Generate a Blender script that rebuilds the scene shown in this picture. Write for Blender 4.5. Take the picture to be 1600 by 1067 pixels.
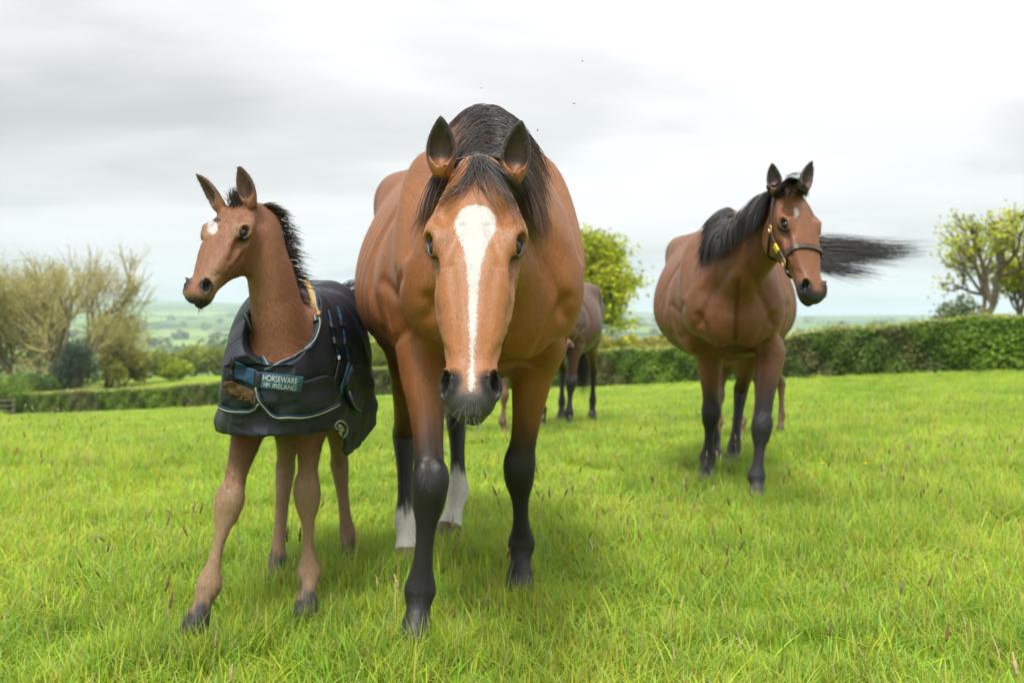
import bpy, math, random
import numpy as np
from mathutils import Vector, Matrix
from mathutils.bvhtree import BVHTree

R = math.radians
SC = bpy.context.scene
COL = SC.collection
for _o in list(bpy.data.objects):
    bpy.data.objects.remove(_o)

# ------------------------------------------------------------------ camera
F_PX, HOR, CAM_Z = 1555.6, 504.0, 0.92
PITCH = math.atan((533.5 - HOR) / F_PX)
cam_d = bpy.data.cameras.new('camera')
cam = bpy.data.objects.new('camera', cam_d)
COL.objects.link(cam)
cam_d.lens = 35.0
cam_d.sensor_width = 36.0
cam_d.clip_start = 0.05
cam_d.clip_end = 30000
cam.location = (0, 0, CAM_Z)
cam.rotation_euler = (R(90) - PITCH, 0, 0)
cam_d.dof.use_dof = True
cam_d.dof.focus_distance = 2.45
cam_d.dof.aperture_fstop = 3.8
SC.camera = cam

# ------------------------------------------------------------------ render + light
SC.render.engine = 'CYCLES'
SC.cycles.use_denoising = True
SC.cycles.max_bounces = 8
SC.cycles.diffuse_bounces = 3
SC.cycles.glossy_bounces = 2
SC.cycles.transmission_bounces = 4
SC.cycles.transparent_max_bounces = 8
SC.cycles.volume_bounces = 1
SC.view_settings.view_transform = 'Standard'
SC.view_settings.look = 'None'
SC.view_settings.gamma = 1.0
SC.view_settings.exposure = 0.8
SC.view_settings.use_curve_mapping = False

SUN_EL, SUN_AZ = 63.0, 196.0        # azimuth clockwise from +Y: behind the camera, a little left
world = bpy.data.worlds.new('World')
SC.world = world
world.use_nodes = True
wt = world.node_tree
wt.nodes.clear()


def N(t, kind, **kw):
    n = t.nodes.new(kind)
    for k, v in kw.items():
        if k == 'inp':
            for i, x in v.items():
                n.inputs[i].default_value = x
        else:
            setattr(n, k, v)
    return n


def L(t, a, b):
    t.links.new(a, b)


def math_node(t, op, a, b=None, clamp=False):
    n = N(t, 'ShaderNodeMath', operation=op, use_clamp=clamp)
    for i, x in ((0, a), (1, b)):
        if x is None:
            continue
        if isinstance(x, (int, float)):
            n.inputs[i].default_value = x
        else:
            L(t, x, n.inputs[i])
    return n.outputs[0]


def ramp(t, fac, stops, interp='LINEAR'):
    n = N(t, 'ShaderNodeValToRGB')
    cr = n.color_ramp
    cr.interpolation = interp
    while len(cr.elements) < len(stops):
        cr.elements.new(0.5)
    for e, (p, c) in zip(cr.elements, stops):
        e.position = p
        e.color = (*c, 1) if len(c) == 3 else c
    L(t, fac, n.inputs[0])
    return n.outputs[0]


def mixc(t, fac, a, b, mode='MIX'):
    n = N(t, 'ShaderNodeMix', data_type='RGBA', blend_type=mode)
    for i, x in ((0, fac), (6, a), (7, b)):
        if isinstance(x, (int, float)):
            n.inputs[i].default_value = x
        elif isinstance(x, (tuple, list)):
            n.inputs[i].default_value = (*x, 1) if len(x) == 3 else x
        else:
            L(t, x, n.inputs[i])
    return n.outputs[2]


# overcast sky: Nishita air under a nearly closed layer of cloud, the cloud laid out on a flat ceiling
tc = N(wt, 'ShaderNodeTexCoord')
sep = N(wt, 'ShaderNodeSeparateXYZ')
L(wt, tc.outputs['Generated'], sep.inputs[0])
zc = math_node(wt, 'MAXIMUM', sep.outputs[2], 0.0)
zden = math_node(wt, 'ADD', zc, 0.11)
cx = math_node(wt, 'DIVIDE', sep.outputs[0], zden)
cy = math_node(wt, 'DIVIDE', sep.outputs[1], zden)
cmb = N(wt, 'ShaderNodeCombineXYZ')
L(wt, cx, cmb.inputs[0]); L(wt, cy, cmb.inputs[1])
mp = N(wt, 'ShaderNodeMapping')
mp.inputs['Location'].default_value = (3.1, 1.7, 0)
mp.inputs['Scale'].default_value = (0.50, 0.62, 1)
L(wt, cmb.outputs[0], mp.inputs[0])
n1 = N(wt, 'ShaderNodeTexNoise', inp={'Scale': 1.0, 'Detail': 7.0, 'Roughness': 0.5, 'Distortion': 0.2})
L(wt, mp.outputs[0], n1.inputs['Vector'])
cloud = ramp(wt, n1.outputs[0], [(0.28, (0.305, 0.308, 0.308)), (0.42, (0.41, 0.413, 0.412)),
                                 (0.53, (0.50, 0.50, 0.497)), (0.70, (0.555, 0.553, 0.548))], 'EASE')
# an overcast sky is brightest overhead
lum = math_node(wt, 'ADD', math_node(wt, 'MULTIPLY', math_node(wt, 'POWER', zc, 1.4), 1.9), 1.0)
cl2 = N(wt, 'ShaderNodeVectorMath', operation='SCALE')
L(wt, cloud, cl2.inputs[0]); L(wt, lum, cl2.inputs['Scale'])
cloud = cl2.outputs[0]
sky = N(wt, 'ShaderNodeTexSky', sky_type='NISHITA')
sky.sun_disc = False
sky.sun_elevation = R(SUN_EL)
sky.sun_rotation = R(SUN_AZ)
skys = N(wt, 'ShaderNodeVectorMath', operation='SCALE')
skys.inputs['Scale'].default_value = 0.09
L(wt, sky.outputs[0], skys.inputs[0])
n2 = N(wt, 'ShaderNodeTexNoise', inp={'Scale': 0.6, 'Detail': 4.0})
L(wt, mp.outputs[0], n2.inputs['Vector'])
cov = ramp(wt, n2.outputs[0], [(0.30, (0.94, 0.94, 0.94)), (0.5, (0.99, 0.99, 0.99))])
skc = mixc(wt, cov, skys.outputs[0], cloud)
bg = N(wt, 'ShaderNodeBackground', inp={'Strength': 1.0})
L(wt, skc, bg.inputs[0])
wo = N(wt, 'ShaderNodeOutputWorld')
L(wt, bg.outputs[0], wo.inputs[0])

sun_d = bpy.data.lights.new('sun', 'SUN')
sun_d.energy = 2.4
sun_d.angle = R(16)
sun_d.color = (1.0, 0.965, 0.91)
sun = bpy.data.objects.new('sun', sun_d)
COL.objects.link(sun)
_sd = Vector((math.sin(R(SUN_AZ)) * math.cos(R(SUN_EL)), math.cos(R(SUN_AZ)) * math.cos(R(SUN_EL)), math.sin(R(SUN_EL))))
sun.rotation_euler = _sd.to_track_quat('Z', 'Y').to_euler()
sun.location = _sd * 30

# ------------------------------------------------------------------ pixel -> place
_cp, _sp = math.cos(PITCH), math.sin(PITCH)


def ray(px, py):
    u, v = (px - 800.0) / F_PX, (533.5 - py) / F_PX
    return np.array([u, _cp + v * _sp, -_sp + v * _cp])


def P(px, py, d):
    r = ray(px, py)
    return np.array([0, 0, CAM_Z]) + r * (d / r[1])


def to_px(p):
    x, y, z = p[..., 0], p[..., 1], p[..., 2] - CAM_Z
    f = y * _cp - z * _sp
    u = y * _sp + z * _cp
    return 800 + F_PX * x / f, 533.5 - F_PX * u / f


# the lie of the field: level round the camera, falling away to the hedge, more so to the left
_HT = np.array([(-400, 76, -6.8), (200, 60, -4.5), (600, 49, -2.6), (1000, 39, -1.5), (1250, 33, -0.86), (1500, 28, -0.39), (2000, 23, -0.1)])
_ht = (_HT[:, 0] - 800) / F_PX
GRASS = 0.08


def _sm(x, xs, ys):
    return np.interp(x, xs, ys)


def hedge_at(t):
    return _sm(t, _ht, _HT[:, 1]), _sm(t, _ht, _HT[:, 2])


def ground_z(x, y):
    x = np.asarray(x, float); y = np.asarray(y, float)
    yy = np.maximum(y, 0.5)
    t = np.clip(x / yy, -0.9, 0.9)
    # smooth the table over azimuth
    dh = zh = 0
    for o, w in ((-0.12, .25), (0, .5), (0.12, .25)):
        a, b = hedge_at(t + o)
        dh = dh + w * a; zh = zh + w * b
    d = np.maximum(y - 7.0, 0)
    k = d / (dh - 7.0)
    near = zh * np.where(k > 0, np.maximum(k, 1e-9) ** 1.08, 0)
    near = near * np.minimum(1, d / 3.0 + 0.0) if near.ndim == 0 else near * np.clip(d / 3.0, 0, 1)
    # valley and far hills beyond the hedge
    dd = np.sqrt(x * x + y * y)
    far = _sm(dd, [40, 120, 300, 800, 1500, 3000, 5200, 7000, 9000], [0, -6, -13, -27, -20, 20, 108, 90, 40])
    side = np.interp(x / yy, [-0.6, -0.3, -0.1, 0.15, 0.5], [1.1, 1.0, 0.85, 0.45, 0.3])
    far = np.where(far > 0, far * side, far)
    far = far + np.where(dd > 600, 10 * np.sin(x / 420.0 + 1) * np.sin(y / 700.0) * np.clip((dd - 600) / 2000, 0, 1), 0)
    kk = np.clip((y - dh) / (dh * 1.6), 0, 1)
    z = np.where(y > dh, zh * 1.02 * (1 - kk) + (far) * kk + 0 * x, near)
    return z - GRASS

# ------------------------------------------------------------------ soft solid modelling (distance fields -> one skin)
def unit(v):
    v = np.asarray(v, float)
    return v / max(np.linalg.norm(v), 1e-12)


def cubic(xs, ys, xq):
    """smooth monotone-ish interpolation (finite difference hermite)"""
    xs = np.asarray(xs, float); ys = np.asarray(ys, float)
    one = ys.ndim == 1
    if one:
        ys = ys[:, None]
    dx = np.diff(xs)[:, None]
    s = np.diff(ys, axis=0) / dx
    m = np.zeros_like(ys)
    m[1:-1] = (s[:-1] * dx[1:] + s[1:] * dx[:-1]) / (dx[:-1] + dx[1:])
    m[0] = s[0]; m[-1] = s[-1]
    i = np.clip(np.searchsorted(xs, xq, side='right') - 1, 0, len(xs) - 2)
    h = dx[i]
    t = ((xq - xs[i])[:, None]) / h
    r = ((2 * t**3 - 3 * t**2 + 1) * ys[i] + (t**3 - 2 * t**2 + t) * h * m[i]
         + (-2 * t**3 + 3 * t**2) * ys[i + 1] + (t**3 - t**2) * h * m[i + 1])
    return r[:, 0] if one else r


class Sweep:
    """a body of elliptical section along a curve; stations: centre, half width, half height up, half height down, egg, exponent"""
    def __init__(self, C, W, HU, HD=None, side=(1, 0, 0), egg=0.0, exp=2.0, k=0.04, op='add', res=6, mod=None, lin=False):
        C = np.asarray(C, float); m = len(C)
        HD = HU if HD is None else HD
        f = lambda a: np.broadcast_to(np.asarray(a, float), (m,)).copy()
        W, HU, HD, egg, exp = f(W), f(HU), f(HD), f(egg), f(exp)
        side = np.asarray(side, float)
        if side.ndim == 1:
            side = np.repeat(side[None], m, 0)
        u = np.arange(m, dtype=float)
        q = np.linspace(0, m - 1, (m - 1) * res + 1)
        ch = np.concatenate([[0], np.cumsum(np.maximum(np.linalg.norm(np.diff(C, axis=0), axis=1), 1e-6))])
        uq = np.interp(q, u, ch)
        g = (lambda a: np.interp(uq, ch, a)) if lin else (lambda a: cubic(ch, a, uq))
        self.C = cubic(ch, C, uq)
        self.W, self.HU, self.HD = (np.maximum(g(a), 1e-4) for a in (W, HU, HD))
        self.E, self.X = np.interp(uq, ch, egg), np.interp(uq, ch, exp)
        S = np.stack([np.interp(uq, ch, side[:, i]) for i in range(3)], 1)
        T = np.gradient(self.C, axis=0)
        T /= np.linalg.norm(T, axis=1)[:, None]
        S = S - T * (S * T).sum(1)[:, None]
        S /= np.linalg.norm(S, axis=1)[:, None]
        self.T, self.S = T, S
        self.Nn = np.cross(T, S)
        self.k, self.op, self.mod = k, op, mod
        r = np.maximum(self.W, np.maximum(self.HU, self.HD))[:, None]
        self.lo = (self.C - r).min(0); self.hi = (self.C + r).max(0)

    def at(self, u):
        """u in 0..1 -> centre, side, normal, w, hu, hd"""
        x = np.clip(u, 0, 1) * (len(self.C) - 1)
        i = np.minimum(x.astype(int), len(self.C) - 2) if isinstance(x, np.ndarray) else min(int(x), len(self.C) - 2)
        t = x - i
        if isinstance(x, np.ndarray):
            tt = t[:, None]
        else:
            tt = t
        l = lambda A: A[i] * (1 - tt) + A[i + 1] * tt
        s = lambda A: A[i] * (1 - t) + A[i + 1] * t
        return l(self.C), l(self.S), l(self.Nn), s(self.W), s(self.HU), s(self.HD)

    def d(self, p):
        C = self.C; M = len(C) - 1
        pf = (p - C[0]).astype(np.float32); Cf = (C - C[0]).astype(np.float32)
        near = np.argmin((Cf * Cf).sum(1)[None] - 2 * (pf @ Cf.T), axis=1)
        AB = C[1:] - C[:-1]; l2 = (AB * AB).sum(1)

        def seg(i):
            ab = AB[i]
            ap = p - C[i]
            traw = (ap * ab).sum(1) / l2[i]
            t = np.clip(traw, 0, 1)
            r = ap - t[:, None] * ab
            return traw, t, (r * r).sum(1)
        i0 = np.maximum(near - 1, 0); i1 = np.minimum(near, M - 1)
        r0, t0, d0 = seg(i0); r1, t1_, d1 = seg(i1)
        m = d1 <= d0
        bi = np.where(m, i1, i0); bt = np.where(m, t1_, t0); tr = np.where(m, r1, r0)
        be = (np.where(bi == 0, np.maximum(-tr, 0), 0) + np.where(bi == M - 1, np.maximum(tr - 1, 0), 0)) * np.sqrt(l2[bi])
        j = bi + 1
        t1 = bt[:, None]
        li = lambda A: A[bi] * (1 - bt) + A[j] * bt
        lv = lambda A: A[bi] * (1 - t1) + A[j] * t1
        rel = p - lv(self.C)
        a = np.einsum('ij,ij->i', rel, lv(self.S))
        b = np.einsum('ij,ij->i', rel, lv(self.Nn))
        h = np.where(b > 0, li(self.HU), li(self.HD))
        w = li(self.W) * (1 + li(self.E) * np.clip(b / h, -1, 1))
        X = li(self.X)
        q = (np.abs(a / w) ** X + np.abs(b / h) ** X + 1e-12) ** (1 / X)
        rho = np.sqrt(a * a + b * b)
        d = np.where(q > 0.05, rho - rho / q, -np.minimum(w, h))
        d = np.where(d < 0, np.maximum(d, -np.minimum(w, h)), d)
        d = np.where(be > 0, np.sqrt(np.maximum(d, 0) ** 2 + be ** 2), d)
        if self.mod is not None:
            d = d + self.mod(p)
        return d


class Ell:
    def __init__(self, c, r, axes=None, k=0.04, op='add'):
        self.c = np.asarray(c, float); self.r = np.asarray(r, float)
        self.A = np.eye(3) if axes is None else np.asarray(axes, float)
        self.k, self.op = k, op
        e = np.abs(self.A.T) @ self.r
        self.lo, self.hi = self.c - e, self.c + e

    def d(self, p):
        q = (p - self.c) @ self.A.T
        k0 = np.sqrt(((q / self.r) ** 2).sum(1)) + 1e-9
        k1 = np.sqrt(((q / self.r ** 2) ** 2).sum(1)) + 1e-9
        return k0 * (k0 - 1) / k1


def blend(d, e, k, op):
    if op == 'add':
        h = np.maximum(k - np.abs(d - e), 0) / k
        return np.minimum(d, e) - h * h * k * 0.25
    h = np.maximum(k - np.abs(d + e), 0) / k
    return np.maximum(d, -e) + h * h * k * 0.25


def skin(prims, h, post=None, smooth=1, proj=1):
    """zero level of the field as a quad mesh: sparse sampling, surface nets, projection back onto the field"""
    adds = [s for s in prims if s.op == 'add']
    lo = np.min([s.lo for s in adds], 0) - 4 * h
    hi = np.max([s.hi for s in adds], 0) + 4 * h
    B = 6
    n = (np.ceil((hi - lo) / (h * B)).astype(int) + 1)
    H = h * B
    gi = np.stack(np.meshgrid(*[np.arange(k) for k in n], indexing='ij'), -1).reshape(-1, 3)
    cc = lo + (gi + 0.5) * H
    dc = np.full(len(cc), 1e3)
    near = []
    for s in prims:
        mg = 5 * H + 2 * s.k
        m = np.all((cc > s.lo - mg) & (cc < s.hi + mg), axis=1)
        e = np.full(len(cc), 1e3)
        e[m] = s.d(cc[m])
        near.append(e < (4 * H + 2 * s.k if s.k > .03 else 2.3 * H + s.k))
        dc = blend(dc, e, s.k, s.op)
    if post is not None:
        dc = post(dc, cc)

    def f(p):
        b = np.clip(((p - lo) / H).astype(int), 0, n - 1)
        b = (b[:, 0] * n[1] + b[:, 1]) * n[2] + b[:, 2]
        d = np.full(len(p), 1e3)
        for s, nr in zip(prims, near):
            idx = np.nonzero(nr[b])[0]
            if len(idx):
                d[idx] = blend(d[idx], s.d(p[idx]), s.k, s.op)
        return d if post is None else post(d, p)
    act = np.abs(dc) < H * 1.3
    D = np.repeat(np.repeat(np.repeat(np.where(dc < 0, -1.0, 1.0).reshape(n).astype(np.float32), B, 0), B, 1), B, 2)
    ga = gi[act] * B
    loc = np.stack(np.meshgrid(*[np.arange(B)] * 3, indexing='ij'), -1).reshape(-1, 3)
    vox = (ga[:, None, :] + loc[None]).reshape(-1, 3)
    CH = 120000
    for i in range(0, len(vox), CH):
        v = vox[i:i + CH]
        D[v[:, 0], v[:, 1], v[:, 2]] = f(lo + (v + 0.5) * h)
    ins = D < 0
    # cells
    c = [slice(0, -1), slice(1, None)]
    cnt = np.zeros([s - 1 for s in D.shape], np.int8)
    for a in (0, 1):
        for b in (0, 1):
            for e in (0, 1):
                cnt += ins[c[a], c[b], c[e]]
    cell = np.argwhere((cnt > 0) & (cnt < 8))
    idm = np.full(cnt.shape, -1, np.int32)
    idm[cell[:, 0], cell[:, 1], cell[:, 2]] = np.arange(len(cell))
    acc = np.zeros((len(cell), 3)); num = np.zeros(len(cell))
    x, y, z = cell.T
    for ax in range(3):
        o = [(0, 0, 0), (0, 0, 0)]
        for a in (0, 1):
            for b in (0, 1):
                st = [0, 0, 0]
                oth = [k for k in range(3) if k != ax]
                st[oth[0]] = a; st[oth[1]] = b
                en = list(st); en[ax] = 1
                d0 = D[x + st[0], y + st[1], z + st[2]]; d1 = D[x + en[0], y + en[1], z + en[2]]
                m = (d0 < 0) != (d1 < 0)
                t = np.where(m, d0 / np.where(m, d0 - d1, 1), 0)
                pt = np.array(st)[None] + t[:, None] * (np.array(en) - np.array(st))[None]
                acc[m] += pt[m]; num[m] += 1
    V = lo + (cell + acc / num[:, None] + 0.5) * h
    Q = []
    for ax in range(3):
        o1, o2 = [(1, 2), (2, 0), (0, 1)][ax]
        s0 = [slice(None)] * 3; s1 = [slice(None)] * 3
        s0[ax] = slice(0, -1); s1[ax] = slice(1, None)
        e = ins[tuple(s0)] != ins[tuple(s1)]
        ed = np.argwhere(e)
        ed = ed[(ed[:, o1] > 0) & (ed[:, o2] > 0)]
        ok = (ed[:, o1] < cnt.shape[o1]) & (ed[:, o2] < cnt.shape[o2]) & (ed[:, ax] < cnt.shape[ax])
        ed = ed[ok]
        flip = ins[ed[:, 0], ed[:, 1], ed[:, 2]]
        def cid(a, b):
            q = ed.copy(); q[:, o1] += a; q[:, o2] += b
            return idm[q[:, 0], q[:, 1], q[:, 2]]
        q = np.stack([cid(-1, -1), cid(0, -1), cid(0, 0), cid(-1, 0)], 1)
        q[~flip] = q[~flip][:, ::-1]
        Q.append(q)
    Q = np.concatenate(Q)
    Q = Q[(Q >= 0).all(1)]

    Qa = np.concatenate([Q[:, i] for i in range(4) for j in (1, 3)])
    Qb = np.concatenate([Q[:, (i + j) % 4] for i in range(4) for j in (1, 3)])

    def lap(V, w):
        k = np.bincount(Qa, minlength=len(V))
        a = np.stack([np.bincount(Qa, V[Qb, c], len(V)) for c in range(3)], 1)
        return V + w * (a / np.maximum(k, 1)[:, None] - V)
    V = lap(V, 0.5)
    for _ in range(proj):
        e = h * 0.5
        d0 = f(V)
        g = np.stack([f(V + np.eye(3)[i] * e) - d0 for i in range(3)], 1) / e
        g2 = np.maximum((g * g).sum(1), 0.15)
        V = V - np.clip(d0 / g2, -1.2 * h, 1.2 * h)[:, None] * g
    for _ in range(smooth):
        V = lap(V, 0.5)
        V = lap(V, -0.35)
    return V, Q


def mesh_obj(name, V, faces, mat=None, parent=None, smooth=True, origin=None):
    me = bpy.data.meshes.new(name)
    V = np.asarray(V, np.float32)
    if origin is not None:
        V = V - np.asarray(origin, np.float32)
    if isinstance(faces, np.ndarray):
        F = faces.astype(np.int32); k = F.shape[1]
        me.vertices.add(len(V)); me.vertices.foreach_set('co', V.ravel())
        me.loops.add(F.size); me.loops.foreach_set('vertex_index', F.ravel())
        me.polygons.add(len(F))
        me.polygons.foreach_set('loop_start', np.arange(0, F.size, k, dtype=np.int32))
        me.polygons.foreach_set('loop_total', np.full(len(F), k, np.int32))
        me.update(calc_edges=True)
    else:
        me.from_pydata([tuple(v) for v in V], [], faces)
        me.update()
    me.polygons.foreach_set('use_smooth', np.full(len(me.polygons), smooth, bool))
    if mat is not None:
        me.materials.append(mat)
    o = bpy.data.objects.new(name, me)
    COL.objects.link(o)
    if parent is not None:
        o.parent = parent
    return o


def vcol(o, rgb, name='coat'):
    me = o.data
    a = me.attributes.new(name, 'FLOAT_COLOR', 'POINT')
    c = np.ones((len(me.vertices), 4), np.float32)
    c[:, :rgb.shape[1]] = rgb
    a.data.foreach_set('color', c.ravel())


def vvec(o, v, name):
    a = o.data.attributes.new(name, 'FLOAT_VECTOR', 'POINT')
    a.data.foreach_set('vector', np.asarray(v, np.float32).ravel())


def tag(o, label=None, cat=None, group=None, kind=None):
    if label: o['label'] = label
    if cat: o['category'] = cat
    if group: o['group'] = group
    if kind: o['kind'] = kind
    return o


def empty(name, loc, rz=0.0):
    o = bpy.data.objects.new(name, None)
    COL.objects.link(o)
    o.location = loc
    o.rotation_euler = (0, 0, rz)
    o.empty_display_size = 0.1
    return o


class MB:
    """collects tubes, ribbons and boxes into one mesh"""
    def __init__(self):
        self.v = []; self.f = []; self.n = 0; self.c = []

    def add(self, V, Fs, col=None):
        self.v.append(np.asarray(V, float))
        self.f += [tuple(int(i) + self.n for i in f) for f in Fs]
        self.n += len(V)
        if col is not None:
            self.c.append(np.broadcast_to(np.asarray(col, float), (len(V), 3)))

    def tube(self, pts, rad, k=8, cap=True, flat=1.0, up=None):
        pts = np.asarray(pts, float); n = len(pts)
        rad = np.broadcast_to(np.asarray(rad, float), (n,))
        T = np.gradient(pts, axis=0); T /= np.maximum(np.linalg.norm(T, axis=1), 1e-9)[:, None]
        u = np.array([0, 0, 1.0]) if up is None else np.asarray(up, float)
        if u.ndim == 1:
            if up is None and abs(T[0] @ u) > 0.9: u = np.array([1.0, 0, 0])
            u = np.repeat(u[None], n, 0)
        S = np.cross(T, u); S /= np.maximum(np.linalg.norm(S, axis=1), 1e-9)[:, None]
        U = np.cross(S, T)
        a = np.arange(k) * 2 * np.pi / k
        V = (pts[:, None] + rad[:, None, None] * (np.cos(a)[None, :, None] * S[:, None] + flat * np.sin(a)[None, :, None] * U[:, None])).reshape(-1, 3)
        Fs = []
        for i in range(n - 1):
            for j in range(k):
                j2 = (j + 1) % k
                Fs.append((i * k + j, i * k + j2, (i + 1) * k + j2, (i + 1) * k + j))
        if cap:
            Fs.append(tuple(range(k - 1, -1, -1))); Fs.append(tuple(range((n - 1) * k, n * k)))
        self.add(V, Fs)
        return self

    def box(self, c, half, axes=None, bev=0.0):
        A = np.eye(3) if axes is None else np.asarray(axes, float)
        s = np.array([(x, y, z) for x in (-1, 1) for y in (-1, 1) for z in (-1, 1)], float)
        V = np.asarray(c, float) + (s * np.asarray(half)) @ A
        self.add(V, [(0, 1, 3, 2), (4, 6, 7, 5), (0, 4, 5, 1), (2, 3, 7, 6), (0, 2, 6, 4), (1, 5, 7, 3)])
        return self

    def build(self, name, mat, parent=None, smooth=True, origin=None):
        V = np.concatenate(self.v)
        o = mesh_obj(name, V, self.f, mat, parent, smooth, origin)
        if self.c:
            vcol(o, np.concatenate(self.c), 'tint')
        return o


def strands(paths, w0, tip=0.15, k=3):
    """many hairs: paths (n, m, 3) -> vertices and quads of thin three-sided tapered tubes"""
    n, m, _ = paths.shape
    T = np.gradient(paths, axis=1)
    T /= np.maximum(np.linalg.norm(T, axis=2), 1e-9)[..., None]
    u = np.zeros_like(T); u[..., 0] = 0.3; u[..., 1] = 0.8; u[..., 2] = 0.5
    S = np.cross(T, u); S /= np.maximum(np.linalg.norm(S, axis=2), 1e-6)[..., None]
    U = np.cross(S, T)
    prof = np.interp(np.linspace(0, 1, m), [0, 0.15, 0.6, 1], [0.8, 1, 0.8, tip])
    w0 = np.broadcast_to(np.asarray(w0, float), (n,))
    r = w0[:, None] * prof[None]
    a = np.arange(k) * 2 * np.pi / k
    V = paths[:, :, None] + r[:, :, None, None] * (np.cos(a)[None, None, :, None] * S[:, :, None] + np.sin(a)[None, None, :, None] * U[:, :, None])
    V = V.reshape(-1, 3)
    base = (np.arange(n) * m * k)[:, None, None]
    i = (np.arange(m - 1) * k)[None, :, None]
    j = np.arange(k)[None, None]
    j2 = (j + 1) % k
    q = np.stack([base + i + j, base + i + j2, base + i + k + j2, base + i + k + j], -1).reshape(-1, 4)
    return V, q

# ------------------------------------------------------------------ materials
def material(name):
    m = bpy.data.materials.new(name)
    m.use_nodes = True
    t = m.node_tree
    t.nodes.clear()
    out = N(t, 'ShaderNodeOutputMaterial')
    b = N(t, 'ShaderNodeBsdfPrincipled')
    L(t, b.outputs[0], out.inputs[0])
    return m, t, b


def plain(name, col, rough=0.6, metal=0.0, spec=0.4, var=0.12, scale=40.0, bump=0.0, bscale=200.0):
    m, t, b = material(name)
    co = N(t, 'ShaderNodeTexCoord')
    n = N(t, 'ShaderNodeTexNoise', inp={'Scale': scale, 'Detail': 4.0})
    L(t, co.outputs['Object'], n.inputs['Vector'])
    c0 = tuple(x * (1 - var) for x in col); c1 = tuple(min(1, x * (1 + var)) for x in col)
    L(t, ramp(t, n.outputs[0], [(0.3, c0), (0.7, c1)]), b.inputs['Base Color'])
    b.inputs['Roughness'].default_value = rough
    b.inputs['Metallic'].default_value = metal
    b.inputs['Specular IOR Level'].default_value = spec
    if bump:
        n2 = N(t, 'ShaderNodeTexNoise', inp={'Scale': bscale, 'Detail': 3.0})
        L(t, co.outputs['Object'], n2.inputs['Vector'])
        bp = N(t, 'ShaderNodeBump', inp={'Strength': bump, 'Distance': 0.004})
        L(t, n2.outputs[0], bp.inputs['Height'])
        L(t, bp.outputs[0], b.inputs['Normal'])
    return m


def coat_material(name, blaze=None, streak=0.24, rough=0.45):
    m, t, b = material(name)
    at = N(t, 'ShaderNodeAttribute', attribute_name='coat')
    co = N(t, 'ShaderNodeTexCoord')
    # short hair: fine streaks running down the body, and slow patches
    mp_ = N(t, 'ShaderNodeMapping'); mp_.inputs['Scale'].default_value = (420, 420, 55)
    L(t, co.outputs['Object'], mp_.inputs[0])
    hr = N(t, 'ShaderNodeTexNoise', inp={'Scale': 1.0, 'Detail': 3.0, 'Roughness': 0.6})
    L(t, mp_.outputs[0], hr.inputs['Vector'])
    slow = N(t, 'ShaderNodeTexNoise', inp={'Scale': 7.0, 'Detail': 5.0, 'Roughness': 0.6, 'Distortion': 0.4})
    L(t, co.outputs['Object'], slow.inputs['Vector'])
    f1 = ramp(t, hr.outputs[0], [(0.3, (1 - streak,) * 3), (0.7, (1 + streak,) * 3)])
    f2 = ramp(t, slow.outputs[0], [(0.3, (0.84, 0.82, 0.80)), (0.7, (1.14, 1.15, 1.18))])
    c = mixc(t, 1.0, at.outputs['Color'], f1, 'MULTIPLY')
    c = mixc(t, 1.0, c, f2, 'MULTIPLY')
    if blaze:
        hs = N(t, 'ShaderNodeAttribute', attribute_name='headpos')
        sp = N(t, 'ShaderNodeSeparateXYZ'); L(t, hs.outputs['Vector'], sp.inputs[0])
        nz = N(t, 'ShaderNodeTexNoise', inp={'Scale': 90.0, 'Detail': 3.0, 'Roughness': 0.7})
        L(t, co.outputs['Object'], nz.inputs['Vector'])

        def curve(pts):
            fc = N(t, 'ShaderNodeFloatCurve')
            cv = fc.mapping.curves[0]
            while len(cv.points) < len(pts):
                cv.points.new(0.5, 0.5)
            for q, (x, y) in zip(cv.points, pts):
                q.location = (x, y); q.handle_type = 'AUTO'
            fc.mapping.update()
            L(t, sp.outputs[0], fc.inputs['Value'])
            return fc.outputs[0]
        for pts_c, pts_w, colr, soft in blaze:
            cen = math_node(t, 'MULTIPLY', math_node(t, 'SUBTRACT', curve(pts_c), 0.5), 0.1)
            hw = math_node(t, 'SUBTRACT', math_node(t, 'MULTIPLY', curve(pts_w), 0.1), 0.006)
            dl = math_node(t, 'ABSOLUTE', math_node(t, 'SUBTRACT', sp.outputs[1], cen))
            wob = math_node(t, 'ADD', math_node(t, 'MULTIPLY', math_node(t, 'SUBTRACT', nz.outputs[0], 0.5), 0.012), math_node(t, 'MULTIPLY', math_node(t, 'SUBTRACT', hr.outputs[0], 0.5), 0.016))
            q = math_node(t, 'ADD', math_node(t, 'SUBTRACT', hw, dl), wob)
            mk = math_node(t, 'MULTIPLY', q, 1.0 / soft)
            mk = math_node(t, 'ADD', mk, 0.5, True)
            on = math_node(t, 'GREATER_THAN', sp.outputs[2], 0.012)
            mk = math_node(t, 'MULTIPLY', mk, on)
            c = mixc(t, mk, c, colr)
    L(t, c, b.inputs['Base Color'])
    b.inputs['Roughness'].default_value = rough
    b.inputs['Specular IOR Level'].default_value = 0.38
    b.inputs['Sheen Weight'].default_value = 0.04
    b.inputs['Sheen Roughness'].default_value = 0.4
    b.inputs['Sheen Tint'].default_value = (1, 0.85, 0.7, 1)
    bp = N(t, 'ShaderNodeBump', inp={'Strength': 0.35, 'Distance': 0.0015})
    L(t, hr.outputs[0], bp.inputs['Height'])
    L(t, bp.outputs[0], b.inputs['Normal'])
    return m


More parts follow.
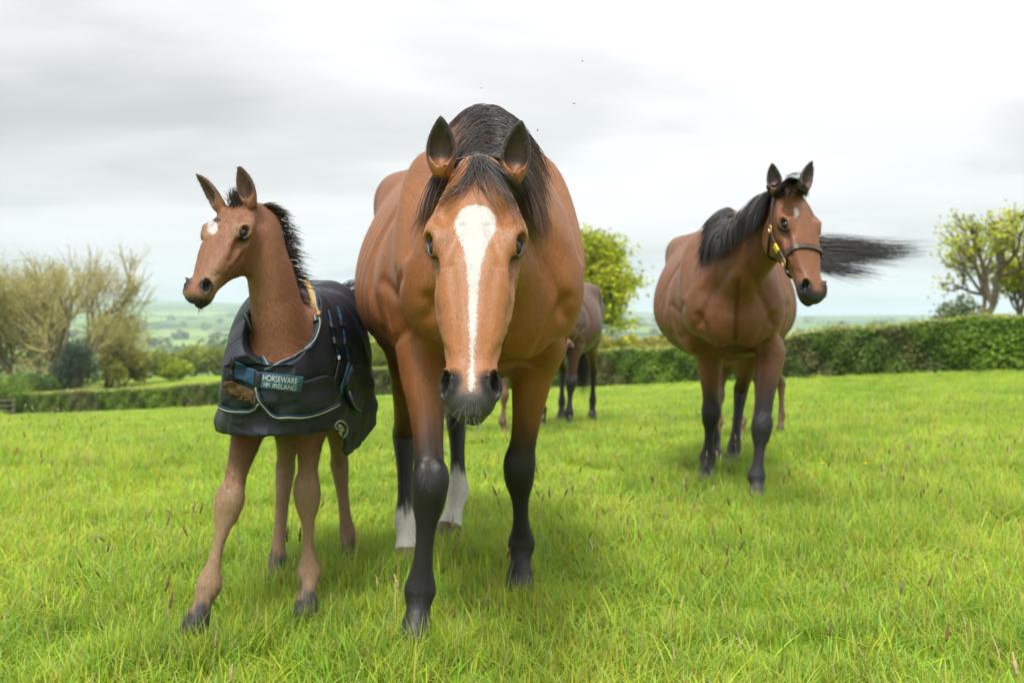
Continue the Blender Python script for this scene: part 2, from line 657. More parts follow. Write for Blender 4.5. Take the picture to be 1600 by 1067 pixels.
def hair_material(name, root, tipc, rough=0.42):
    m, t, b = material(name)
    at = N(t, 'ShaderNodeAttribute', attribute_name='coat')
    c = mixc(t, 1.0, mixc(t, math_node(t, 'POWER', at.outputs['Alpha'], 2.6), root, tipc), at.outputs['Color'], 'MULTIPLY')
    L(t, c, b.inputs['Base Color'])
    b.inputs['Roughness'].default_value = rough
    b.inputs['Specular IOR Level'].default_value = 0.55
    return m


def hair_obj(name, paths, w, mat, parent, origin, seed=0, tip=0.15, spread=0.35):
    V, Q = strands(paths, w, tip)
    o = mesh_obj(name, V, Q, mat, parent, True, origin)
    n, m, _ = paths.shape
    rng = np.random.default_rng(seed)
    br = rng.uniform(1 - spread, 1 + spread, n)
    c = np.ones((n, m, 3, 4), np.float32)
    c[..., :3] = br[:, None, None, None]
    c[..., 3] = np.linspace(0, 1, m)[None, :, None]
    a = o.data.attributes.new('coat', 'FLOAT_COLOR', 'POINT')
    a.data.foreach_set('color', c.ravel())
    return o


M_EYE = plain('eye_dark', (0.012, 0.007, 0.004), 0.08, 0, 0.45, 0.2)

# ------------------------------------------------------------------ horses
TR_MARE = np.array([  # x from withers, top, bottom, half width, egg, exponent   (metres above the ground, adult)
    (-1.52, 1.22, 1.16, .02, 0, 2), (-1.47, 1.36, 1.06, .12, 0, 2), (-1.34, 1.50, 1.00, .21, 0, 2.1), (-1.12, 1.61, .95, .29, -.04, 2.3),
    (-.90, 1.625, .86, .335, -.08, 2.25), (-.65, 1.575, .775, .378, -.12, 2.05), (-.42, 1.545, .755, .378, -.16, 2.0), (-.20, 1.57, .775, .325, -.24, 2.0),
    (0.0, 1.635, .80, .265, -.38, 2.0), (.14, 1.56, .82, .245, -.36, 2.0), (.27, 1.40, .86, .215, -.2, 2.1), (.36, 1.24, .92, .15, 0, 2.1), (.405, 1.14, 1.0, .06, 0, 2), (.415, 1.09, 1.06, .012, 0, 2)])
TR_FOAL = np.array([
    (-.80, .93, .89, .01, 0, 2), (-.75, 1.05, .78, .09, 0, 2), (-.66, 1.10, .75, .135, 0, 2.1), (-.52, 1.125, .72, .155, -.08, 2.1),
    (-.38, 1.10, .68, .165, -.12, 2.0), (-.22, 1.09, .655, .165, -.16, 2.0), (-.08, 1.11, .65, .155, -.26, 2.0), (0.0, 1.13, .65, .145, -.34, 2.0),
    (.09, 1.08, .655, .14, -.3, 2.0), (.17, .98, .67, .125, -.15, 2.0), (.24, .88, .70, .09, 0, 2), (.272, .82, .74, .04, 0, 2), (.28, .79, .77, .008, 0, 2)])


def resample0(pts, m):
    pts = np.asarray(pts, float)
    ch = np.concatenate([[0], np.cumsum(np.linalg.norm(np.diff(pts, axis=0), axis=1))])
    return cubic(ch, pts, np.linspace(0, ch[-1], m))


def lerp(a, b, t):
    return np.asarray(a) * (1 - t) + np.asarray(b) * t


from concurrent.futures import ThreadPoolExecutor
POOL = ThreadPoolExecutor(4)


COAT_K = 0.60


class Horse:
    def __init__(s, O, phi, ts=1.0, tw=1.0, foal=False, zg=None):
        s.zg = float(ground_z(O[0], O[1])) if zg is None else zg
        s.O = np.array([O[0], O[1], s.zg])
        s.F = np.array([math.sin(phi), -math.cos(phi), 0]); s.Z = np.array([0, 0, 1.0])
        s.Lf = np.cross(s.Z, s.F)
        s.ts, s.tw, s.foal = ts, tw, foal
        s.prims = []; s.legs = []; s.ears = []; s.post = []

    def loc(s, x, y, z):
        return s.O + (s.F * x + s.Lf * y + s.Z * z) * s.ts

    def add(s, p):
        s.prims.append(p); return p

    def ell(s, c, r, k=.05, op='add', axes=None):
        A = np.stack([s.F, s.Lf, s.Z]) if axes is None else axes
        return s.add(Ell(s.loc(*c), np.array(r) * s.ts, A, k * s.ts, op))

    def trunk(s, T, ribs=0.0):
        C = [s.loc(x, 0, (a + b) / 2) for x, a, b, *_ in T]
        ts, O, F, Lf = s.ts, s.O, s.F, s.Lf

        def mod(p):
            q = p - O
            x = q @ F / ts; y = np.abs(q @ Lf) / ts; z = q[:, 2] / ts
            m = np.clip((x + .98) / .15, 0, 1) * np.clip((-.12 - x) / .12, 0, 1) * np.clip((z - .86) / .18, 0, 1) * np.clip((1.42 - z) / .15, 0, 1) * np.clip((y - .16) / .1, 0, 1)
            return -ribs * m * np.sin((x - (z - 1.15) * .28) * 2 * np.pi / .062)
        s.trunk_p = s.add(Sweep(C, T[:, 3] * ts * s.tw, (T[:, 1] - T[:, 2]) / 2 * ts, None, s.Lf, T[:, 4], T[:, 5], .02, res=9, mod=mod if ribs else None))
        return s

    def muscles(s):
        e = s.ell
        w = s.tw
        for y in (-1, 1):
            if not s.foal:
                sh = np.stack([unit(s.F * .55 - s.Z * .83), s.Lf, unit(s.F * .83 + s.Z * .55)])
                e((.10, y * .165 * w, 1.22), (.32, .10, .15), .06, axes=sh)
                e((.26, y * .165, 1.06), (.14, .095, .15), .07)
                e((.325, y * .085, .99), (.085, .095, .135), .035)
                e((.315, 0, 1.11), (.105, .16, .20), .08) if y > 0 else None
                e((.20, y * .14, 1.17), (.13, .075, .13), .09)
                e((-.05, y * .205, 1.0), (.15, .085, .19), .05)
                e((-1.12, y * .155 * w, 1.26), (.30, .17, .28), .08)
                e((-1.33, y * .12, 1.12), (.16, .12, .27), .07)
                e((-.86, y * .235, 1.02), (.16, .10, .20), .07)
                e((-.90, y * .24 * w, 1.46), (.13, .08, .09), .10)
            else:
                e((.06, y * .10, .86), (.10, .06, .18), .05)
                e((.19, y * .075, .80), (.08, .06, .09), .04)
                e((.20, 0, .80), (.085, .10, .10), .05)
                e((-.02, y * .11, .74), (.09, .055, .11), .04)
                e((-.60, y * .09, .92), (.16, .085, .17), .06)
                e((-.47, y * .12, .78), (.09, .055, .12), .05)

    def fore(s, E, K, Fk, Hb, lr=1.0, dark=(.72, .52), col=None, side=None):
        E, K, Fk, Hb = map(np.asarray, (E, K, Fk, Hb))
        Cn = lerp(Fk, Hb, .62)
        yy = (E - s.O) @ s.Lf
        up = E + (s.Z * .15 + s.F * (.08 if not s.foal else .02)) * s.ts - s.Lf * yy * .35
        C = [up, E, lerp(E, K, .35), lerp(E, K, .68), lerp(E, K, .87), K, lerp(K, Fk, .19), lerp(K, Fk, .36), lerp(K, Fk, .76), Fk,
             lerp(Fk, Cn, .55), Cn, Hb]
        W = np.array([.050, .080, .066, .049, .0475, .055, .049, .034, .0325, .049, .036, .046, .055]) * lr
        HU = np.array([.06, .115, .085, .056, .049, .054, .044, .034, .033, .042, .034, .047, .060]) * lr
        HD = np.array([.06, .105, .082, .054, .048, .050, .048, .040, .043, .056, .037, .045, .050]) * lr
        if s.foal:
            kf = np.array([1, 1, .95, .9, .95, 1.03, .98, .86, .86, 1.02, .95, 1, 1]); W, HU, HD = W * kf, HU * kf, HD * kf
        sd = s.Lf if side is None else side
        s.add(Sweep(C, W, HU, HD, sd, 0, 2.15, .05 * s.ts, res=6))
        # knee: flat front with side knobs
        T = unit(Fk - K)
        for y in (-1, 1):
            s.add(Ell(K + sd * y * .028 * lr + s.F * .012 * lr - T * .03 * lr, np.array([.024, .022, .040]) * lr, np.stack([s.F, s.Lf, s.Z]), .025 * lr))
        for y in (-1, 1):
            s.add(Sweep([lerp(K, Fk, t) + sd * y * .034 * lr - s.F * (.013 + .004 * t) * lr for t in (.30, .5, .7, .86)], np.array([.004, .0085, .0085, .005]) * lr, np.array([.007, .010, .010, .006]) * lr, None, sd, 0, 2, .012 * lr, 'sub', res=3))
            s.add(Sweep([lerp(E, K, t) + sd * y * (.066 - .03 * t) * lr - s.F * .01 * lr for t in (.35, .55, .75)], np.array([.004, .006, .004]) * lr, np.array([.007, .010, .006]) * lr, None, sd, 0, 2, .02 * lr, 'sub', res=3))
        s.legs.append(dict(pts=np.array([E, K, Fk, Hb]), dark=dark, col=col, hind=False, hb=Hb, cn=Cn))

    def hind(s, S, H, Fk, Hb, lr=1.0, dark=(.72, .56), col=None, side=None):
        S, H, Fk, Hb = map(np.asarray, (S, H, Fk, Hb))
        Cn = lerp(Fk, Hb, .62)
        yy = (S - s.O) @ s.Lf
        up = S + s.Z * .22 * s.ts - s.F * .10 * s.ts - s.Lf * yy * .35
        C = [up, S, lerp(S, H, .38), lerp(S, H, .72), lerp(S, H, .92), H, lerp(H, Fk, .16), lerp(H, Fk, .38), lerp(H, Fk, .78), Fk, lerp(Fk, Cn, .55), Cn, Hb]
        W = np.array([.06, .098, .076, .052, .047, .050, .043, .034, .034, .045, .036, .047, .056]) * lr
        HU = np.array([.10, .125, .09, .058, .052, .050, .044, .035, .035, .042, .034, .047, .060]) * lr
        HD = np.array([.12, .16, .10, .062, .060, .064, .052, .043, .044, .048, .036, .045, .050]) * lr
        sd = s.Lf if side is None else side
        s.add(Sweep(C, W, HU, HD, sd, 0, 2.15, .06 * s.ts, res=6))
        s.add(Ell(H - s.F * .045 * lr + s.Z * .05 * lr, np.array([.03, .026, .055]) * lr, np.stack([s.F, s.Lf, s.Z]), .03 * lr))
        for y in (-1, 1):
            s.add(Sweep([lerp(H, Fk, t) + sd * y * .035 * lr - s.F * .014 * lr for t in (.28, .5, .7, .86)], np.array([.004, .0085, .0085, .005]) * lr, np.array([.007, .010, .010, .006]) * lr, None, sd, 0, 2, .012 * lr, 'sub', res=3))
        s.legs.append(dict(pts=np.array([S, H, Fk, Hb]), dark=dark, col=col, hind=True, hb=Hb, cn=Cn))

    def neck(s, C, W, HU, HD, side=None, k=.06, egg=-.25):
        s.neck_p = s.add(Sweep(C, W, HU, HD, s.Lf if side is None else side, egg, 2.0, k, res=14))

    def head(s, poll, tip, hs=1.0, roll=0.0, fw=1.0, jaw=0.0, mz=1.0, ek=1.0):
        poll, tip = np.asarray(poll), np.asarray(tip)
        s.poll = poll
        a = tip - poll; s.hl = np.linalg.norm(a); a = a / s.hl
        h = a.copy(); h[2] = 0
        l = np.cross(s.Z, unit(h)); n = np.cross(a, l)
        if roll:
            c, q = math.cos(roll), math.sin(roll)
            l, n = l * c + n * q, n * c - l * q
        s.ha, s.hlft, s.hn, s.hsc, s.ek = a, l, n, hs, ek
        g = lambda u, lat=0, dor=0: poll + a * u * s.hl + (l * lat + n * dor) * hs
        s.hp = g
        T = np.array([(-.06, .045, .035, .07, 0, 2), (.03, .066, .048, .095, .05, 2), (.13, .086, .058, .135, .15, 2.2), (.25, .101 * fw, .064, .165, .22, 2.4), (.36, .102 * fw, .063, .178, .26, 2.5),
                      (.48, .088, .058, .150, .24, 2.5), (.60, .072, .050, .108, .18, 2.5), (.72, .060, .044, .080, .08, 2.4), (.82, .056 * mz, .042 * mz, .068 * mz, 0, 2.3),
                      (.90, .055 * mz, .041 * mz, .063 * mz, -.05, 2.2), (.96, .047 * mz, .035 * mz, .052 * mz, 0, 2.1), (1.0, .028 * mz, .018 * mz, .03 * mz, 0, 2)])
        s.head_p = s.add(Sweep([g(u, jaw * .0) for u in T[:, 0]], T[:, 1] * hs, T[:, 2] * hs, T[:, 3] * hs, l, T[:, 4], T[:, 5], .045 * hs))
        A = np.stack([a, l, n])
        E = lambda u, lat, dor, r, k, op='add', ax=A: s.add(Ell(g(u, lat, dor), np.array(r) * hs, ax, k * hs, op))
        s.eyes = []; s.nost = []
        for y in (-1, 1):
            E(.30, y * (.056 + jaw * y), -.105, (.095, .024, .080), .035)               # cheek
            E(.318, y * .084 * fw, .030, (.052, .024, .032), .03)                           # brow
            E(.52, y * .064, -.008, (.085, .011, .012), .022)                          # facial crest
            E(.232, y * .072 * fw, .056, (.026, .014, .014), .035, 'sub')                    # hollow above the eye
            E(.43, y * .088, .018, (.05, .018, .022), .03, 'sub')
            ed = unit(l * y * .84 + n * .54 + a * .04)
            ev = unit(np.cross(ed, a)); ea = np.cross(ev, ed)
            e0 = g(.350, y * .0785 * fw, .028)
            ex = Ell(e0 + ed * .024 * hs, np.array([.026, .020, .0175]) * hs * ek, np.stack([ea, ed, ev]), .008 * hs, 'sub')
            s.add(ex)
            s.eyes.append((e0, y))
            th = np.linspace(0, 2 * np.pi, 15)
            ring = [e0 + (ed * (.0165 - .005 * abs(np.cos(t))) + ea * np.cos(t) * .0275 * ek + ev * np.sin(t) * .0180 * ek) * hs for t in th]
            s.add(Sweep(ring, .0050 * hs, .0050 * hs, None, ed, 0, 2, .008 * hs, res=2))
            E(.885, y * .036 * mz, .004, (.052, .022 * mz, .036 * mz), .022)                       # nostril wing
            nd = unit(l * y * .70 + n * .58 + a * .30)
            c0 = g(.893, y * .0455 * mz, .0235)
            s.nost.append(c0 + nd * .004 * hs)
            na = unit(a * .064 + l * y * .016 - n * .030); na = unit(na - nd * (na @ nd)); nb = np.cross(nd, na)
            s.add(Ell(c0, np.array([.034, .022, .0175]) * hs * mz, np.stack([na, nd, nb]), .012 * hs))
            th = np.linspace(0, 2 * np.pi, 15)
            ring = [c0 + (nd * .012 + na * np.cos(t) * .033 + nb * np.sin(t) * (.0180 if np.cos(t) > 0 else .0150)) * hs * mz for t in th]
            s.add(Sweep(ring, .0052 * hs, .0052 * hs, None, nd, 0, 2, .010 * hs, res=2))
            s.add(Ell(c0 + nd * .014 * hs, np.array([.0295, .026, .0140]) * hs * mz, np.stack([na, nd, nb]), .007 * hs, 'sub'))
        E(.915, jaw, -.043 * mz, (.046, .034 * mz, .022), .014)                              # lower lip
        s.add(Sweep([g(.80, .050 * mz, -.034), g(.88, .053 * mz, -.033), g(.955, .040 * mz, -.029), g(.995, 0, -.024), g(.955, -.040 * mz, -.029), g(.88, -.053 * mz, -.033), g(.80, -.050 * mz, -.034)],
                    .0032 * hs, .0032 * hs, None, n, 0, 2, .009 * hs, 'sub', res=4))
        E(.86, 0, -.060 * mz, (.04, .022, .018), .02)                                     # chin

    def ear(s, base, tip, opn, wd=.036):
        base, tip = np.asarray(base), np.asarray(tip)
        ax = unit(tip - base); o = np.asarray(opn, float); o = unit(o - ax * (o @ ax))
        sd = np.cross(o, ax)                       # T x S = o
        q = lambda t, off=0: lerp(base, tip, t) + o * off
        U = [-.12, 0, .15, .38, .62, .82, .94, 1.0]
        W = np.array([.55, .72, .92, 1.0, .84, .50, .22, .06]) * wd
        D = np.array([.6, .72, .72, .62, .46, .28, .14, .05]) * wd
        bend = [0, 0, .0, -.002, -.003, -.001, .003, .005]
        s.add(Sweep([q(u, b) for u, b in zip(U, bend)], W, D, D, sd, 0, 2, .014, res=4))
        U2 = [.08, .22, .42, .64, .82, .91]
        W2 = np.array([.25, .66, .80, .66, .36, .08]) * wd
        D2 = np.array([.25, .60, .66, .52, .32, .10]) * wd
        s.add(Sweep([q(u, .40 * wd) for u in U2], W2, D2, D2, sd, 0, 2, .006, 'sub', res=4))
        s.ears.append((base, tip, o))

    # ------------------------------------------------------------- skin + coat
    def start(s, h, smooth=1):
        s.h = h

        def work():
            V, Q = skin(s.prims, h, None, smooth)
            return s.sculpt(V, Q, h), Q
        s.job = POOL.submit(work)

    def make(s, name, mat, coatfn):
        V, Q = s.job.result()
        h = s.h
        o = mesh_obj(name, V, Q, mat, None, True, s.O)
        o.location = s.O
        s.V, s.Q = V, Q
        hp = (V - s.poll)
        u = hp @ s.ha / s.hl; lat = hp @ s.hlft / s.hsc; dor = hp @ s.hn / s.hsc
        ish = (u > -.05) & (u < 1.1) & (np.abs(lat) < .15) & (dor > -.24) & (dor < .14)
        vvec(o, np.stack([np.where(ish, u, -1), np.where(ish, lat, 9), np.where(ish, dor, -1)], 1), 'headpos')
        q = V - s.O
        x = q @ s.F / s.ts; y = q @ s.Lf / s.ts; z = q[:, 2] / s.ts
        ctx = dict(V=V, x=x, y=y, z=z, u=u, lat=lat, dor=dor, ish=ish)
        # legs: nearest leg, distance to it
        bd = np.full(len(V), 1e9); bl = np.full(len(V), -1)
        for i, lg in enumerate(s.legs):
            p = lg['pts']
            for a, b in zip(p[:-1], p[1:]):
                ab = b - a; t = np.clip(((V - a) @ ab) / (ab @ ab), 0, 1)
                d = np.linalg.norm(V - a - t[:, None] * ab, axis=1)
                m = d < bd; bd[m] = d[m]; bl[m] = i
        ctx['leg'] = bl; ctx['legd'] = bd
        ear = np.zeros(len(V)); eari = np.zeros(len(V)); eart = np.zeros(len(V))
        for b, t_, op in s.ears:
            ab = t_ - b; t = ((V - b) @ ab) / (ab @ ab)
            tc_ = np.clip(t, 0, 1)
            d = np.linalg.norm(V - b - tc_[:, None] * ab, axis=1)
            m = (d < .05) & (t > -.02)
            ear = np.maximum(ear, m * 1.0); eart = np.where(m, t, eart)
            ins = ((V - b - tc_[:, None] * ab) @ op)
            eari = np.where(m, ins, eari)
        ctx['ear'], ctx['eart'], ctx['eari'] = ear, eart, eari
        c = coatfn(s, ctx)
        vcol(o, np.clip(c, 0, 1) * COAT_K)
        for e, yy in s.eyes:
            r = .0222 * s.hsc * s.ek
            mb = MB()
            n1, n2 = 14, 20
            vv = []
            for i in range(n1 + 1):
                for j in range(n2):
                    a, b = math.pi * i / n1, 2 * math.pi * j / n2
                    vv.append(e + r * (s.hlft * math.cos(a) + s.ha * math.sin(a) * math.cos(b) * 1.0 + s.hn * math.sin(a) * math.sin(b)))
            ff = [(i * n2 + j, i * n2 + (j + 1) % n2, (i + 1) * n2 + (j + 1) % n2, (i + 1) * n2 + j) for i in range(n1) for j in range(n2)]
            mb.add(vv, ff)
            mb.build('eye', M_EYE, o, True, s.O)
        s.obj = o
        s.coat_c, s.headpos = np.clip(c, 0, 1) * COAT_K, np.stack([np.where(ish, u, -1), np.where(ish, lat, 9), np.where(ish, dor, -1)], 1)
        s.ctx = ctx
        s.bvh = BVHTree.FromPolygons([tuple(v) for v in V], [tuple(int(i) for i in f) for f in Q])
        return o

    def sculpt(s, V, Q, h):
        """smooth the joins of the forequarters, then draw the muscle edges into the skin"""
        Qa = np.concatenate([Q[:, i] for i in range(4) for j in (1, 3)]); Qb = np.concatenate([Q[:, (i + j) % 4] for i in range(4) for j in (1, 3)])
        kn = np.maximum(np.bincount(Qa, minlength=len(V)), 1)[:, None]
        avg = lambda A: np.stack([np.bincount(Qa, A[Qb, c], len(A)) for c in range(3)], 1) / kn
        q = V - s.O
        x = q @ s.F / s.ts; y = q @ s.Lf / s.ts; z = q[:, 2] / s.ts
        k = 1.0 if not s.foal else .68
        hp = V - s.poll
        u = hp @ s.ha / s.hl; lat = hp @ s.hlft / s.hsc; dor = hp @ s.hn / s.hsc
        ish = (u > .02) & (u < 1.1) & (np.abs(lat) < .15) & (dor > -.24) & (dor < .14)
        w = sstep(x, .0, .10) * sstep(z, .80 * k + .02, .95 * k) * sstep(-z, -1.5 * k, -1.38 * k) * sstep(-x, -.62 * k, -.48 * k) * (~ish)
        it = int(70 * (.0055 / h) ** 2) + 4
        for _ in range(it):
            V = V + (.55 * w)[:, None] * (avg(V) - V)
        fn = np.cross(V[Q[:, 2]] - V[Q[:, 0]], V[Q[:, 3]] - V[Q[:, 1]])
        nr = np.stack([np.bincount(Q.ravel(), np.repeat(fn[:, c], 4), len(V)) for c in range(3)], 1)
        nr /= np.maximum(np.linalg.norm(nr, axis=1), 1e-12)[:, None]
        D = np.zeros(len(V))

        def line(a, b, pts, depth, wd, m):
            pts = resample0(pts, 12)
            bd = np.full(len(V), 9.)
            for p0, p1 in zip(pts[:-1], pts[1:]):
                e = p1 - p0; t = np.clip(((a - p0[0]) * e[0] + (b - p0[1]) * e[1]) / (e @ e), 0, 1)
                bd = np.minimum(bd, (a - p0[0] - t * e[0]) ** 2 + (b - p0[1] - t * e[1]) ** 2)
            return depth * np.exp(-bd / wd ** 2) * m
        if not s.foal:
            sd = sstep(np.abs(y), .10, .17) * (~ish) * (np.abs((nr @ s.Lf)) ** .5)
            for pts, dp, wd in [([(.04, 1.56), (.17, 1.38), (.29, 1.17)], .013, .030), ([(-.10, 1.50), (-.20, 1.32), (-.21, 1.10), (-.10, .95)], .015, .034),
                                ([(.27, 1.09), (.12, 1.04), (-.03, 1.09)], .010, .024), ([(-.16, .93), (-.02, .90), (.12, .94)], .009, .020),
                                ([(-.84, 1.47), (-.93, 1.22), (-.88, .98)], .015, .050), ([(-1.18, 1.46), (-1.30, 1.2), (-1.24, 1.0)], .010, .03),
                                ([(.02, 1.52), (.12, 1.32), (.20, 1.14)], -.008, .022), ([(-.08, 1.24), (-.06, 1.08)], -.010, .05), ([(-.30, .93), (-.55, .90), (-.8, .95)], .006, .02)]:
                D += line(x, z, pts, dp, wd, sd)
            fr = sstep(x, .20, .30) * (~ish) * np.clip(nr @ s.F + .3, 0, 1)
            for sg in (-1, 1):
                for pts, dp, wd in [([(0, 1.20), (0, 1.02), (0, .84)], .011, .014), ([(.05, 1.27), (.14, 1.10), (.20, .98)], .012, .022), ([(.10, .84), (.155, .96), (.20, 1.03)], .013, .020), ([(.08, 1.08), (.09, .95)], -.010, .05)]:
                    D += line(y * sg, z, pts, dp, wd, fr)
        if True:
            sh = ish * sstep(np.abs(lat), .02, .045)
            for pts, dp, wd in [([(.44, -.030), (.54, -.032), (.64, -.022)], .0045, .011), ([(.42, -.006), (.52, -.010), (.62, -.010)], -.0035, .008), ([(.40, .012), (.50, .020), (.62, .014)], .0035, .012),
                                ([(.56, -.06), (.66, -.03), (.78, .0)], -.0018, .005), ([(.50, -.11), (.46, -.06), (.47, -.03)], .004, .012), ([(.74, .012), (.80, .022), (.86, .030)], .0035, .009),
                                ([(.70, -.02), (.76, -.03), (.82, -.03)], .003, .010)]:
                D += line(u, dor, pts, dp * s.hsc, wd, sh)
            tp = ish * sstep(dor, .02, .04)
            for sg in (-1, 1):
                D += line(u, lat * sg, [(.46, .046), (.60, .036), (.76, .030)], .0014 * s.hsc, .010, tp)
                D += line(u, lat * sg, [(.30, .030), (.40, .050), (.46, .062)], .0030 * s.hsc, .012, tp)
        return V - nr * (D * (s.ts if not s.foal else 1))[:, None]

    def fur(s, n, ln, wd, mat, seed, lay=.30):
        """the short coat: single tapering hairs lying along the body"""
        g = np.random.default_rng(seed)
        V, Q = s.V, s.Q
        fn = np.cross(V[Q[:, 2]] - V[Q[:, 0]], V[Q[:, 3]] - V[Q[:, 1]])
        ar = np.linalg.norm(fn, axis=1)
        fi = g.choice(len(Q), n, p=ar / ar.sum())
        nr = fn[fi] / ar[fi][:, None]
        a, b = g.random((n, 1)), g.random((n, 1))
        q = Q[fi]
        bl = lambda A: (A[q[:, 0]] * (1 - a) + A[q[:, 1]] * a) * (1 - b) + (A[q[:, 3]] * (1 - a) + A[q[:, 2]] * a) * b
        p = bl(V)
        ish = s.ctx['ish'][q[:, 0]]
        low = (p[:, 2] - s.zg) / s.ts < (.75 if not s.foal else .62)
        fl = np.where(ish[:, None], s.ha * .9 - s.hn * .2, np.where(low[:, None], -s.Z, -s.F * .55 - s.Z * .75))
        w_ = np.sin(p[:, 0] * 9 + 3 * p[:, 2]) * .35
        fl = fl + s.Lf * w_[:, None] + g.normal(0, .22, (n, 3))
        fl = fl - nr * (fl * nr).sum(1)[:, None]
        fl /= np.maximum(np.linalg.norm(fl, axis=1), 1e-6)[:, None]
        sd = np.cross(nr, fl)
        L_ = (ln * g.uniform(.6, 1.3, n))[:, None]
        lift = lay * g.uniform(.5, 1.5, (n, 1)) * np.where(ish[:, None], .4, 1)
        tip = p + (fl + nr * lift) * L_
        T = np.stack([p - sd * wd - nr * .0006, p + sd * wd - nr * .0006, tip], 1).reshape(-1, 3)
        o = mesh_obj('coat_hair', T, np.arange(3 * n).reshape(n, 3), mat, s.obj, False, s.O)
        c = bl(s.coat_c) * np.where(ish[:, None], g.uniform(.86, 1.16, (n, 1)), g.uniform(.74, 1.30, (n, 1)))
        vcol(o, np.repeat(np.clip(c, 0, 1), 3, 0))
        vvec(o, np.repeat(bl(s.headpos), 3, 0), 'headpos')
        o['kind'] = 'stuff'
        return o

    def crest(s, x0, n=24, end=.02):
        """the ridge of the neck from the withers to the poll, found on the skin itself"""
        A = s.loc(x0, 0, 0); out = []
        for t in np.linspace(0, 1, n):
            q = s.neck_p.at(np.array([0.1 + .9 * t]))[0][0] if False else None
            u = t
            c_ = cubic(np.linspace(0, 1, len(s.nk)), s.nk, np.array([u]))[0]
            hit = s.bvh.ray_cast(Vector((c_[0], c_[1], 4)), Vector((0, 0, -1)))
            if hit[0] is not None:
                out.append(np.array(hit[0]))
        return np.array(out)

    def hit(s, px, py, lift=0.0):
        """the point of this animal that is seen at a pixel of the photograph"""
        r = unit(ray(px, py))
        p, n, i, d = s.bvh.ray_cast(Vector((0, 0, CAM_Z)), Vector(r))
        if p is None:
            p, n, i, d = s.bvh.find_nearest(Vector(P(px, py, s.O[1])))
        n = np.array(n)
        if n @ r > 0: n = -n
        return np.array(p) + n * lift, n


def mixv(a, b, t):
    t = np.clip(t, 0, 1)[:, None]
    return a * (1 - t) + np.asarray(b) * t


def sstep(x, a, b):
    t = np.clip((x - a) / (b - a), 0, 1)
    return t * t * (3 - 2 * t)


def bay(base, back, belly, points=(.018, .016, .016), muzzle=(.03, .028, .028), earc=(.03, .02, .015), face=None, mz0=.80, eyec=None, socks=None, inner=None):
    def fn(s, c):
        n = len(c['x'])
        col = np.tile(np.array(base, float), (n, 1))
        hz = 1.62 if not s.foal else 1.13
        zr = c['z'] / hz
        off = (c['legd'] > .0)
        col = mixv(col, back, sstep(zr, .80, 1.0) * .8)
        col = mixv(col, belly, sstep(-zr, -.66, -.50) * sstep(-c['x'], .12, .25) * sstep(c['x'], -1.1, -.95) * sstep(c['legd'], .10, .2)) if not s.foal else col  # adults: darker, redder belly coat, with the underside's shade painted in
        if inner is not None:       # inside of the legs
            pass
        for i, lg in enumerate(s.legs):
            m = (c['leg'] == i)
            zz = (c['V'][:, 2] - s.zg) / s.ts
            rg = np.sin(c['V'][:, 0] * 95 + i) * np.sin(c['V'][:, 1] * 80) * .022 + np.sin(c['V'][:, 0] * 330 + 40 * zz) * .008
            zz = zz + rg
            d0, d1 = lg['dark']
            w = sstep(-zz, -d0, -d1) * m * (c['legd'] < .16)
            col = mixv(col, points if lg['col'] is None else lg['col'], w)
            if lg.get('pastern') is not None:
                zc_, cc, sf = lg['pastern']
                col = mixv(col, cc, sstep(-zz, -zc_, -(zc_ - sf)) * m * (c['legd'] < .16))
            # hoof
            cn, hb = lg['cn'], lg['hb']
            t = ((c['V'] - cn) @ (hb - cn)) / ((hb - cn) @ (hb - cn))
            col = mixv(col, lg.get('hoof', (.05, .045, .04)), (t > .05) * m * 1.0 * (c['legd'] < .16))
        h = c['ish']
        if face is not None:
            col = mixv(col, face, h * sstep(c['u'], .0, .3) * .9)
        col = mixv(col, muzzle, h * sstep(c['u'] - c['dor'] * .9 + 1.6 * np.maximum(np.abs(c['lat']) - .022, 0), mz0, mz0 + .06))
        for e, yy in s.eyes:
            d = np.linalg.norm(c['V'] - e, axis=1) / s.hsc
            col = mixv(col, (.03, .022, .018) if eyec is None else eyec, sstep(-d, -.040, -.024))
        if getattr(s, 'pale', None) is not None:
            w = h * sstep(c['u'], .66, .84) * sstep(np.abs(c['lat']) - c['dor'] * .5, .0, .035)
            col = mixv(col, s.pale, w * .8)
            col = mixv(col, muzzle, h * sstep(c['u'] - c['dor'] * .9, mz0, mz0 + .05))
            for e, yy in s.eyes:
                d = np.linalg.norm(c['V'] - e, axis=1) / s.hsc
                col = mixv(col, s.pale, sstep(-d, -.060, -.044) * (1 - sstep(-d, -.040, -.032)) * .5)
        for e in s.nost:
            d = np.linalg.norm(c['V'] - e, axis=1) / s.hsc
            col = mixv(col, (.02, .016, .016), sstep(-d, -.040, -.022))
        if getattr(s, 'star', None) is not None:
            px, py = to_px(c['V'])
            for cx_, cy_, rx_, ry_, cc_ in s.star:
                q = ((px - cx_) / rx_) ** 2 + ((py - cy_) / ry_) ** 2 + .5 * np.sin(px * 1.3) * np.sin(py * 1.1)
                col = mixv(col, cc_, h * (c['dor'] > -.02) * sstep(-q, -1.25, -.75))
        em = c['ear'] > 0
        col = mixv(col, earc, em * np.maximum(sstep(c['eart'], .30, .62), sstep(c['eari'], -.018, -.010) * sstep(c['eart'], .10, .28) * .93))
        return col
    return fn

